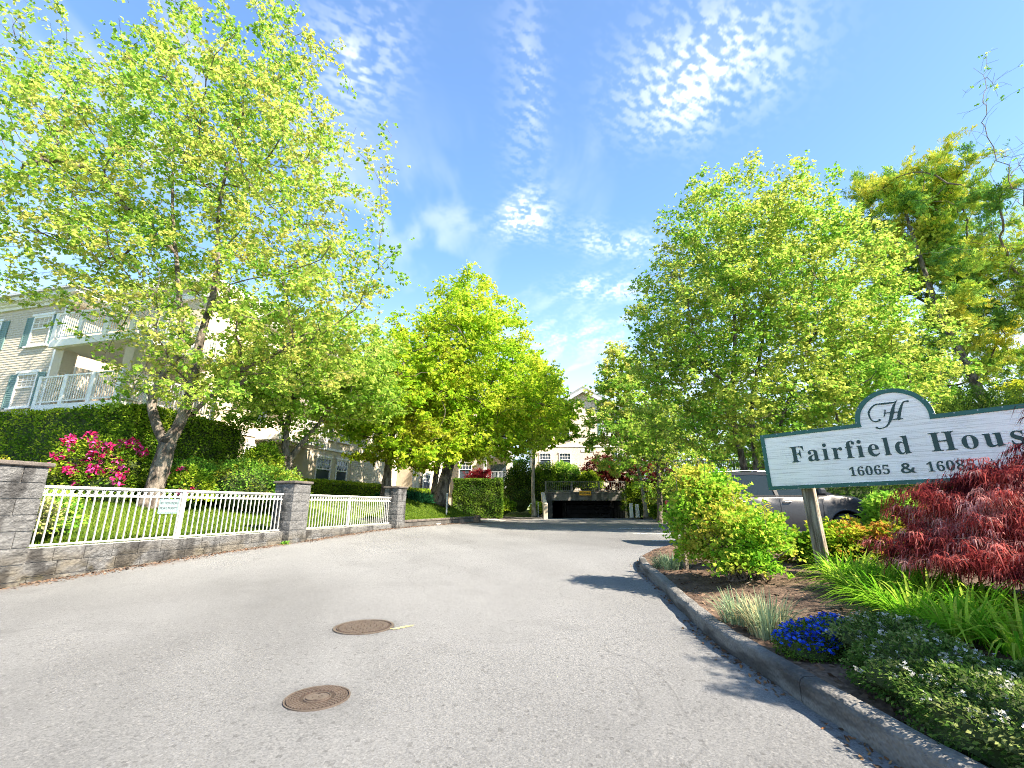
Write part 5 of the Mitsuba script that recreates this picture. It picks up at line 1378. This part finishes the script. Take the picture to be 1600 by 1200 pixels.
def shrub(name, label, catg, parts, n, size, pal, seed, group=None, tpl=OVAL, lm='m_leaf_dense', core=0.72, rough=0.35, droop=0.1, depth=0.28, stems=0, base=None, freq=2.0, cspread=0.3, stem_mat='m_twig', cl=1):
    """parts: [(centre, radii)]"""
    rng = np.random.default_rng(seed)
    t = thing(name, label, catg, group)
    w = np.array([r[0] * r[1] + r[0] * r[2] for _, r in parts]); w = w / w.sum()
    Ps, Ds, cores = [], [], []
    for k, ((c, r), wi) in enumerate(zip(parts, w)):
        m = int(n * wi)
        d = unit(rng.normal(0, 1, (m, 3)))
        d[:, 2] = np.where(d[:, 2] < -0.35, -d[:, 2], d[:, 2])
        rr = (1 + rough * 2 * (meshkit.fbm(d * 2.6 + k * 7, 3, seed + k) - 0.5)) * (1 - np.abs(rng.normal(0, depth, m)))
        Ps.append(np.array(c) + d * rr[:, None] * np.array(r)); Ds.append(d)
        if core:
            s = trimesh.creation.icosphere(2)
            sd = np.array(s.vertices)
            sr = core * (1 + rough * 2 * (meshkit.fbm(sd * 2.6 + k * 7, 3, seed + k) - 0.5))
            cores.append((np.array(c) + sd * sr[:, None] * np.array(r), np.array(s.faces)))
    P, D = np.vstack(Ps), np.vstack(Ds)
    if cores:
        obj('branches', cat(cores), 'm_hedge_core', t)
    if stems:
        base = np.asarray(base, float)
        seg = []
        for _ in range(stems):
            q = P[rng.integers(0, len(P))]
            b0 = base + rng.normal(0, 0.10, 3) * (1, 1, 0)
            mid = b0 * 0.5 + q * 0.5 + rng.normal(0, 0.05, 3) - (q - b0) * (0.1, 0.1, 0)
            seg.append(tube(smoothcurve([b0, mid, q], 7), np.linspace(0.014, 0.004, 7), 5))
        obj('stems', cat(seg), stem_mat, t, smooth=True, kind='stuff')
    v, f, c = scatter(P[::3] if cl == 3 else P, D[::3] if cl == 3 else D, rng, tpl, size, pal, droop=droop, freq=freq, spread=cspread, up=0.6, cl=cl)
    obj('foliage', (v, f), lm, t, color=c, kind='stuff')
    return t, P, D


# tall hedge in two arms round the building's corner
hc = bw(-14.4, 10.1)
boxhedge('tall_hedge', 'tall dark clipped hedge in front of the balconies at the left edge', bw(-31, 10.1), BR, 16.6, 1.3, 0.8, 3.32, 42000, 0.085, HEDGE, 301)
boxhedge('tall_hedge', 'tall dark hedge arm running away below the pale wall behind the forked tree', bw(-14.4, 10.14), BT, 4.3, 1.3, 1.0, 3.1, 17000, 0.085, HEDGE[:3], 302)
boxhedge('low_hedge', 'low clipped hedge along the pale wall behind the far fence panel', bw(-15.2, 17.5), BT, 11.0, 0.9, 1.35, 1.05, 17000, 0.075, HEDGE[1:], 303)
boxhedge('low_hedge', 'low clipped hedge left behind the broad lime green tree', bw(-14.8, 29.2), BT, 6.0, 0.9, 1.1, 1.2, 8000, 0.09, HEDGE, 304)
boxhedge('block_hedge', 'tall clipped hedge block with a flat top beside the path in the middle distance', (-4.2, 33.6), (1, 0.05), 3.5, 2.6, 0.3, 2.7, 18000, 0.12, DARKG, 305, rough=0.14)
boxhedge('box_hedge', 'small clipped box hedge right of the garage beside the white marker boards', (10.1, 33.9), (1, 0), 1.75, 0.9, 0.25, 0.95, 6000, 0.08, HEDGE, 306)
boxhedge('cedar_hedge', 'long dark cedar hedge behind the parked car', (8.2, 15.6), (1, -0.03), 16, 1.4, 0.1, 2.0, 26000, 0.10, DARKG, 307)
shrub('conifer_shrub', 'dark feathery conifer shrub whose top shows above the right part of the sign', 'shrub', [((10.2, 9.6, 1.7), (1.5, 1.0, 1.75))], 26000, 0.13, [(0.025, 0.065, 0.012), (0.05, 0.11, 0.016), (0.09, 0.15, 0.02)], 308, tpl=THIN, core=0.82)

# shrubs behind the fence
shrub('yellow_shrub', 'low yellow green shrub mound below the tall hedge at the left edge', 'shrub', [((-13.6, 11.6, 1.6), (1.6, 0.9, 0.75)), ((-12.4, 11.3, 1.4), (0.9, 0.6, 0.5))], 12000, 0.06, YG + [(0.30, 0.20, 0.04)], 311)
shrub('yellow_shrub', 'low green edging shrub just above the fence rail beside the left pillar', 'shrub', [((-9.6, 9.4, 1.2), (0.9, 0.45, 0.28))], 6000, 0.05, MID, 312)
shrub('pale_shrub', 'shrub with pale cream leaf spikes behind the first fence pickets', 'shrub', [((-8.05, 7.6, 0.85), (0.7, 0.7, 0.5)), ((-8.4, 8.4, 0.85), (0.6, 0.6, 0.4))], 5500, 0.075, MID + [(0.42, 0.40, 0.2)], 313)


def blooms(parent, pos, r, pal, seed, name='bloom', n=34):
    rng = np.random.default_rng(seed)
    for c in pos:
        d = unit(rng.normal(0, 1, (n, 3)) + (0, 0, 0.35))
        rr = r * rng.uniform(0.75, 1.2)
        p = np.array(c) + d * rr * rng.uniform(0.55, 0.95, (n, 1))
        col = np.asarray(pal)[rng.integers(0, len(pal), n)] * rng.uniform(0.75, 1.15, (n, 1))
        v, f, cc = leafmesh(OVAL, p, np.cross(d, rng.normal(0, 1, (n, 3))) + d * 0.4, d, np.full(n, rr * 0.85), col)
        obj(name, (v, f), 'm_petal', parent, color=cc)


PINK = [(0.62, 0.02, 0.16), (0.72, 0.05, 0.28), (0.5, 0.015, 0.08), (0.75, 0.12, 0.4)]
rh, P_, D_ = shrub('rhododendron', 'rhododendron covered in magenta blooms left of the forked trunk', 'rhododendron', [((-10.9, 12.2, 2.0), (1.25, 0.85, 0.9)), ((-11.7, 11.7, 1.5), (0.9, 0.7, 0.6)), ((-10.4, 11.9, 1.5), (0.7, 0.6, 0.7))], 11000, 0.10, HEDGE + [(0.11, 0.14, 0.03)], 321, stems=10, base=(-11.2, 12.1, 1.0))
rng = np.random.default_rng(322)
front = np.nonzero((D_[:, 1] < 0.1) & (P_[:, 2] > 1.9) & (P_[:, 0] > -11.6))[0]
low_ = np.nonzero((D_[:, 1] < 0.1) & (P_[:, 2] > 1.6) & (P_[:, 2] < 1.95) & (P_[:, 0] > -11.3))[0]
blooms(rh, np.vstack([P_[rng.choice(front, 24, replace=False)], P_[rng.choice(low_, 6, replace=False)]]) + (0.03, -0.12, 0.03), 0.125, PINK, 323)
rh, P_, D_ = shrub('rhododendron', 'small rhododendron with few magenta blooms right behind the forked trunk', 'rhododendron', [((-9.1, 13.0, 1.5), (0.75, 0.55, 0.65))], 4500, 0.10, HEDGE, 324)
front = np.nonzero((D_[:, 1] < 0.0) & (P_[:, 2] > 1.3))[0]
blooms(rh, P_[rng.choice(front, 8, replace=False)] + (0.02, -0.1, 0.02), 0.11, PINK, 325)
shrub('leafy_shrub', 'broad mid green shrub between the forked tree and the second pillar', 'shrub', [((-8.3, 14.2, 1.65), (1.5, 0.9, 0.85)), ((-7.4, 14.9, 1.5), (0.9, 0.8, 0.75)), ((-9.4, 13.8, 1.7), (0.8, 0.7, 0.75))], 20000, 0.075, MID[:3] + [(0.26, 0.26, 0.03)], 331)
shrub('leafy_shrub', 'dark upright shrub against the pale wall behind the second pillar', 'shrub', [((-8.8, 16.2, 2.2), (0.8, 0.7, 1.1))], 8000, 0.085, HEDGE, 332)
shrub('iris_patch', 'patch of blue green strap leaves at the foot of the low hedge on the mound', 'plant', [((-5.3, 22.8, 1.35), (1.5, 0.5, 0.35))], 4500, 0.22, [(0.02, 0.09, 0.04), (0.03, 0.14, 0.06)], 333, tpl=THIN, droop=-0.8, core=0.5)
shrub('weed', 'small green weed at the foot of the second pillar', 'weed', [((*fp(4.92, 0.28, 0.14)[:2], 0.16), (0.11, 0.09, 0.11))], 120, 0.06, MID, 334, core=0)

# around the garage and the path
for x, y, zc, r, n, pal, lb in ((0.6, 39.2, 2.2, (1.5, 1.2, 2.2), 12000, DARKG + [(0.12, 0.16, 0.04)], 'tall dark loose shrub left of the garage behind the young tree'),
                                (2.6, 39.6, 2.5, (1.6, 1.1, 2.2), 9000, HEDGE, 'dark green shrub beside the garage wing wall'),
                                (-0.9, 37.2, 1.0, (1.2, 0.8, 0.8), 5000, HEDGE, 'low green shrub at the foot of the dark shrubs beside the path'),
                                (4.6, 40.2, 3.3, (1.5, 1.0, 1.5), 8000, MID, 'pale green shrub on the deck above the left end of the garage'),
                                (6.6, 39.6, 2.9, (1.2, 0.8, 1.0), 6000, HEDGE, 'dark shrub behind the railing on the garage deck'),
                                (9.9, 38.0, 1.4, (1.1, 0.8, 1.6), 6000, HEDGE, 'dark shrub against the right side of the garage'),
                                (11.4, 36.5, 1.3, (1.0, 0.8, 1.2), 5000, YG, 'yellow green shrub behind the timber planter'),
                                (2.0, 36.9, 0.8, (0.6, 0.6, 0.6), 2500, LIME, 'lime shrub tuft beside the pale wing wall'),
                                (12.5, 31.5, 1.8, (2.6, 1.5, 2.0), 10000, MID, 'broad green shrub below the white railing left of the parked car')):
    shrub('garden_shrub', lb, 'shrub', [((x, y, zc), r)], n, 0.15, pal, int(400 + x * 7 + y), rough=0.5)
for x, y, zc, r, n, lb in ((8.6, 40.6, 3.9, (2.6, 1.6, 1.9), 14000, 'dark red japanese maple above the right half of the garage deck'), (11.6, 38.6, 3.2, (2.4, 1.6, 2.0), 11000, 'dark red japanese maple right of the garage behind the pale slender trunk'),
                           (-3.0, 42.0, 3.6, (1.4, 1.0, 0.9), 4000, 'small red japanese maple beside the far blue grey balcony')):
    b = np.array([x, y, 1.0])
    tree('japanese_maple', lb, 'tree', [([b, b + (0.1, 0, zc - 1.6), b + (0.2, 0, zc - 0.2)], 0.12, 0.04)], targets(int(500 + x), [((x, y, zc), r, 1)], 260), n, 0.19, DRED if x > 0 else [(0.3, 0.03, 0.04), (0.45, 0.05, 0.06)], int(510 + x), zmin=1.5, step=0.4, tpl=OVAL, lm='m_leaf')

# ------------------------------------------------------------------ the planted bed on the right
def zb(x, y):
    return float(zbed(x, y))


t, P_, D_ = shrub('rose_bush', 'big loose yellow green bush at the tip of the kerbed bed', 'bush', [((2.72, 6.45, 1.12), (0.52, 0.46, 0.50)), ((3.0, 5.98, 0.66), (0.52, 0.42, 0.42)), ((2.5, 6.75, 0.8), (0.34, 0.32, 0.45)), ((2.62, 6.6, 1.42), (0.32, 0.28, 0.24)), ((2.85, 5.9, 0.40), (0.44, 0.34, 0.24)), ((2.74, 6.25, 0.72), (0.44, 0.4, 0.42)), ((2.52, 6.55, 0.48), (0.32, 0.3, 0.28))], 18500, 0.052,
               [(0.15, 0.38, 0.03), (0.26, 0.52, 0.04), (0.38, 0.61, 0.06), (0.48, 0.62, 0.08), (0.52, 0.48, 0.08)], 601, lm='m_leaf', core=0, rough=0.7, depth=0.36, cl=3, tpl=OVAL2, stems=46, base=(2.85, 6.05, 0.2), droop=0.0)
rng = np.random.default_rng(602)
sh = []
up_ = np.nonzero((D_[:, 2] > 0.45))[0]
lv_, ld_ = [], []
for i in rng.choice(up_, 40, replace=False):
    q = P_[i]; e = q + np.array([rng.normal(0, 0.07), rng.normal(0, 0.07), rng.uniform(0.12, 0.28)])
    sh.append(tube(smoothcurve([q - (0, 0, 0.15), q, e], 5), np.linspace(0.006, 0.002, 5), 4))
    for u in np.linspace(0.1, 1, 11):
        lv_.append(q + (e - q) * u + rng.normal(0, 0.02, 3)); ld_.append(unit(rng.normal(0, 1, 3) + (0, 0, 0.6)))
obj('shoots', cat(sh), 'm_twig', t, kind='stuff')
v, f, c = scatter(np.array(lv_), np.array(ld_), rng, OVAL, 0.05, [(0.34, 0.50, 0.04), (0.52, 0.56, 0.05), (0.5, 0.42, 0.06)], droop=-0.2)
obj('shoot_leaves', (v, f), 'm_leaf', t, color=c, kind='stuff')
obj('main_stem', tube(smoothcurve([(2.62, 7.3, 0.15), (2.6, 7.3, 0.55), (2.66, 7.2, 1.0)], 8), np.linspace(0.04, 0.025, 8), 8), 'm_bark', t, smooth=True)
shrub('rose_bush', 'rounded yellow green bush with rust tinted tips right of the sign post', 'bush', [((4.85, 6.95, 0.50), (0.66, 0.5, 0.38)), ((5.4, 6.6, 0.55), (0.5, 0.45, 0.4)), ((4.4, 7.25, 0.42), (0.36, 0.36, 0.32))], 14000, 0.055,
      [(0.12, 0.28, 0.02), (0.20, 0.40, 0.025), (0.34, 0.50, 0.035), (0.46, 0.46, 0.05), (0.46, 0.22, 0.05)], 603, lm='m_leaf', core=0.4, rough=0.6, cl=3, tpl=OVAL2, stems=26, base=(4.85, 6.9, 0.2), droop=0.0)
shrub('peony_plant', 'open leafy plant with lobed green leaves between the car wheel and the red maple', 'plant', [((5.6, 6.9, 0.95), (0.42, 0.36, 0.32))], 900, 0.11, MID[:3], 604, tpl=MAPLE, core=0, lm='m_leaf', stems=14, base=(5.55, 6.9, 0.25))

# weeping laceleaf maple: tiers of thread-fine drooping leaves
rng = np.random.default_rng(611)
rm = thing('laceleaf_maple', 'weeping dark red laceleaf maple in front of the right half of the sign', 'tree')
b = np.array([4.95, 4.35, zb(4.95, 4.35) - 0.05])
tiers = [((4.98, 4.42, 0.92), (1.12, 0.85, 0.54), 5.0, 0.0), ((5.35, 4.1, 1.04), (1.1, 0.95, 0.64), 4.0, 0.0), ((4.7, 4.25, 0.70), (1.12, 0.95, 0.34), 3.4, -0.25), ((5.0, 3.75, 0.66), (1.25, 0.95, 0.40), 3.4, -0.25), ((3.9, 2.35, 1.2), (0.8, 0.75, 1.1), 4.0, 0.0)]
LP, LD = [], []
for (c, r, w, lo), k in zip(tiers, range(9)):
    n = int(1000 * w)
    d = unit(rng.normal(0, 1, (n, 3))); d[:, 2] = np.abs(d[:, 2]) * 1.0 + lo; d = unit(d)
    rr = (1 + 0.55 * (meshkit.fbm(d * 4.2 + k * 5, 4, 60 + k) - 0.5) * 2) * (1 - np.abs(rng.normal(0, 0.15, n)))
    LP.append(np.array(c) + d * rr[:, None] * np.array(r)); LD.append(d)
LP, LD = np.vstack(LP), np.vstack(LD)
n = len(LP)
out = unit(LD * (1, 1, 0.0) + rng.normal(0, 0.35, (n, 3)) * (1, 1, 0))
lv, lf, lc = [], [], []
cbase = colours(LP, RED, rng, 2.2, 0.24)
for j, a in enumerate((-1.0, -0.62, -0.3, 0.0, 0.3, 0.62, 1.0)):
    ca, sa = math.cos(a), math.sin(a)
    dirr = np.stack([out[:, 0] * ca - out[:, 1] * sa, out[:, 0] * sa + out[:, 1] * ca, rng.normal(0.06, 0.22, n)], 1)
    L = (0.125 - 0.03 * abs(a)) * rng.uniform(0.45, 1.5, n)
    side = unit(np.cross(dirr, (0, 0, 1.0))) * 0.0046
    m = LP + dirr * L[:, None] * 0.55 - np.array([0, 0, 1]) * (L * 0.18)[:, None]
    e = LP + dirr * L[:, None] * 0.85 - np.array([0, 0, 1]) * (L * rng.uniform(0.5, 0.95, n))[:, None]
    v = np.stack([LP, m + side, m - side, e], 1)
    lv.append(v.reshape(-1, 3)); lf.append((np.arange(n)[:, None, None] * 4 + np.array([(0, 1, 2), (2, 1, 3)])[None] + j * 4 * n).reshape(-1, 3)); lc.append(np.repeat(cbase * rng.uniform(0.55, 1.35, (n, 1)), 4, 0))
obj('foliage', (np.vstack(lv), np.vstack(lf)), 'm_leaf', rm, color=np.vstack(lc), kind='stuff')
st = [([b, b + (0.05, 0.0, 0.4), b + (0.15, -0.05, 0.8)], 0.07, 0.05)]
obj('trunk', trunkmesh(st, 5, 10), 'm_bark', rm, smooth=True)
P2, par2, D2, cnt2, fx2, ns2 = skeleton(st, LP[rng.choice(n, 420, replace=False)] * 1.0, 0.12, rng, b[2] + 0.35)
R2 = 0.0028 * cnt2 ** 0.45; R2[:ns2] = np.maximum(fx2[:ns2], 0)
obj('limbs', segments(P2, par2, R2, np.arange(len(P2)) >= ns2, 5), 'm_twig', rm, smooth=True, kind='stuff')


def strapclump(name, label, catg, group, x, y, nb, L, w, pal, seed, arch=1.0, spread=0.1, lm='m_leaf'):
    rng = np.random.default_rng(seed)
    z0 = zb(x, y) - 0.02
    a = rng.uniform(0, 2 * PI, nb)
    d = np.stack([np.cos(a), np.sin(a), 0 * a], 1)
    base = np.array([x, y, z0]) + d * (rng.uniform(0, 1, nb) ** 0.5 * spread)[:, None]
    Ls = L * rng.uniform(0.6, 1.15, nb)
    out = np.minimum(rng.uniform(0.15, 0.85, nb) * arch, 1.02)
    side = np.stack([-np.sin(a), np.cos(a), 0 * a], 1)
    k = 6
    V = []
    for j in range(k):
        u = j / (k - 1)
        hor = out * (u ** 1.6) * Ls * 0.95
        ver = Ls * (u * 0.98 - out * 0.80 * u ** 2.3)
        c = base + d * hor[:, None] + np.array([0, 0, 1]) * ver[:, None]
        ww = w * (1.0 - u ** 2.5) * (0.5 + 0.5 * min(1, u * 4)) + 0.0006
        fold = np.array([0, 0, 0.35 * w])
        V += [c - side * ww + fold * (1 - u), c, c + side * ww + fold * (1 - u)]
    v = np.stack(V, 1)
    q = []
    for j in range(k - 1):
        for s in (0, 1):
            p0, p1, p2, p3 = 3 * j + s, 3 * j + s + 1, 3 * j + s + 4, 3 * j + s + 3
            q += [(p0, p1, p2), (p0, p2, p3)]
    f = (np.arange(nb)[:, None, None] * 3 * k + np.array(q)[None]).reshape(-1, 3)
    c = np.repeat(colours(base, pal, rng, 4, 0.4), 3 * k, 0)
    key = key_for(name)
    scene[key] = mikit.ply((v.reshape(-1, 3), f), lm, color=c)
    mark(key, label, catg, group)


LILY = [(0.10, 0.30, 0.016), (0.19, 0.45, 0.025), (0.32, 0.58, 0.045), (0.48, 0.62, 0.09)]
spots = [(3.93, 5.85), (3.62, 5.15), (3.45, 4.75), (3.3, 4.35), (3.1, 3.85), (2.98, 3.4), (4.2, 6.0), (4.0, 5.35), (3.85, 4.95), (3.55, 4.2), (3.3, 3.6), (4.35, 5.5), (4.2, 5.0), (4.0, 4.4), (3.75, 3.9), (3.05, 3.05), (3.6, 3.3)]
for k, (x, y) in enumerate(spots):
    strapclump('daylily', 'clump of arching bright green daylily leaves in the row below the red laceleaf maple', 'daylily', 'daylily clumps in the bed', x, y, 120, 0.50, 0.0105, LILY, 700 + k, 1.75, 0.16)
GREYG = [(0.14, 0.23, 0.13), (0.25, 0.35, 0.22), (0.36, 0.43, 0.25), (0.40, 0.34, 0.19)]
for k, (x, y, L, nb, lb) in enumerate(((1.99, 4.38, 0.33, 240, 'left of the two grey green spiky tufts beside the kerb'), (2.03, 3.98, 0.40, 340, 'right and taller of the two grey green spiky tufts beside the kerb'))):
    strapclump('lavender_tuft', lb, 'lavender', 'grey green tufts by the kerb', x, y, nb, L, 0.0045, GREYG, 740 + k, 0.75, 0.15, 'm_leaf_dense')
strapclump('lavender_tuft', 'low dark grey green tuft at the rounded tip of the kerb', 'lavender', None, 2.5, 7.6, 380, 0.28, 0.005, GREYG[:2] + [(0.10, 0.16, 0.09)], 745, 0.9, 0.3, 'm_leaf_dense')

# blue flowering mat and the white candytuft
def flowers(parent, P, r, pal, seed, name='flowers', petals=5, mat_='m_petal'):
    rng = np.random.default_rng(seed)
    n = len(P)
    nor = unit(rng.normal(0, 0.35, (n, 3)) + (-0.15, -0.35, 1.0))
    x = unit(np.cross(nor, rng.normal(0, 1, (n, 3)))); y = np.cross(nor, x)
    vs, fs = [], []
    for j in range(petals):
        a = 2 * PI * j / petals
        d = math.cos(a) * x + math.sin(a) * y; s = -math.sin(a) * x + math.cos(a) * y
        vs.append(np.stack([P, P + r * (0.7 * d + 0.4 * s) + nor * r * 0.2, P + r * d + nor * r * 0.12, P + r * (0.7 * d - 0.4 * s) + nor * r * 0.2], 1))
    v = np.concatenate(vs, 1)
    f = np.concatenate([np.array([(0, 1, 2), (0, 2, 3)]) + 4 * j for j in range(petals)])
    col = np.asarray(pal)[rng.integers(0, len(pal), n)] * rng.uniform(0.7, 1.15, (n, 1))
    obj(name, (v.reshape(-1, 3), (np.arange(n)[:, None, None] * 4 * petals + f[None]).reshape(-1, 3)), mat_, parent, color=np.repeat(col, 4 * petals, 0), kind='stuff')


t, P_, D_ = shrub('blue_groundcover', 'low mat of vivid blue flowers between the grey tufts and the white candytuft', 'flowers', [((2.06, 3.5, 0.16), (0.23, 0.2, 0.15)), ((2.38, 3.68, 0.18), (0.26, 0.2, 0.13))], 5200, 0.022, DARKG, 751, core=0.8, tpl=OVAL, depth=0.12)
sel = np.nonzero(D_[:, 2] > 0.05)[0]
rng = np.random.default_rng(752)
flowers(t, P_[rng.choice(sel, 1000, replace=False)] + (0, -0.008, 0.012), 0.0125, [(0.02, 0.07, 0.62), (0.05, 0.15, 0.8), (0.012, 0.03, 0.34)], 753)
t, P_, D_ = shrub('candytuft', 'spreading dark green candytuft with small white flower heads along the kerb at the lower right', 'candytuft',
                  [((2.44, 3.25, 0.2), (0.33, 0.36, 0.20)), ((2.26, 2.75, 0.19), (0.34, 0.44, 0.20)), ((2.16, 2.2, 0.18), (0.34, 0.5, 0.2)), ((2.12, 1.6, 0.18), (0.36, 0.5, 0.18)), ((2.52, 2.35, 0.2), (0.3, 0.45, 0.18))], 42000, 0.024,
                  [(0.035, 0.085, 0.016), (0.075, 0.15, 0.028), (0.14, 0.22, 0.05), (0.24, 0.28, 0.10)], 761, core=0.8, tpl=OVAL, depth=0.13, rough=0.5, freq=9)
sel = np.nonzero(D_[:, 2] > 0.1)[0]
rng = np.random.default_rng(762)
ctr_ = P_[rng.choice(sel, 300, replace=False)]
fl = np.repeat(ctr_, 9, 0) + rng.normal(0, 0.011, (300 * 9, 3)) + (0, 0, 0.012)
flowers(t, fl, 0.0085, [(0.75, 0.75, 0.74), (0.62, 0.62, 0.56), (0.5, 0.5, 0.42), (0.42, 0.44, 0.34)], 763, 'flower_heads', 4)
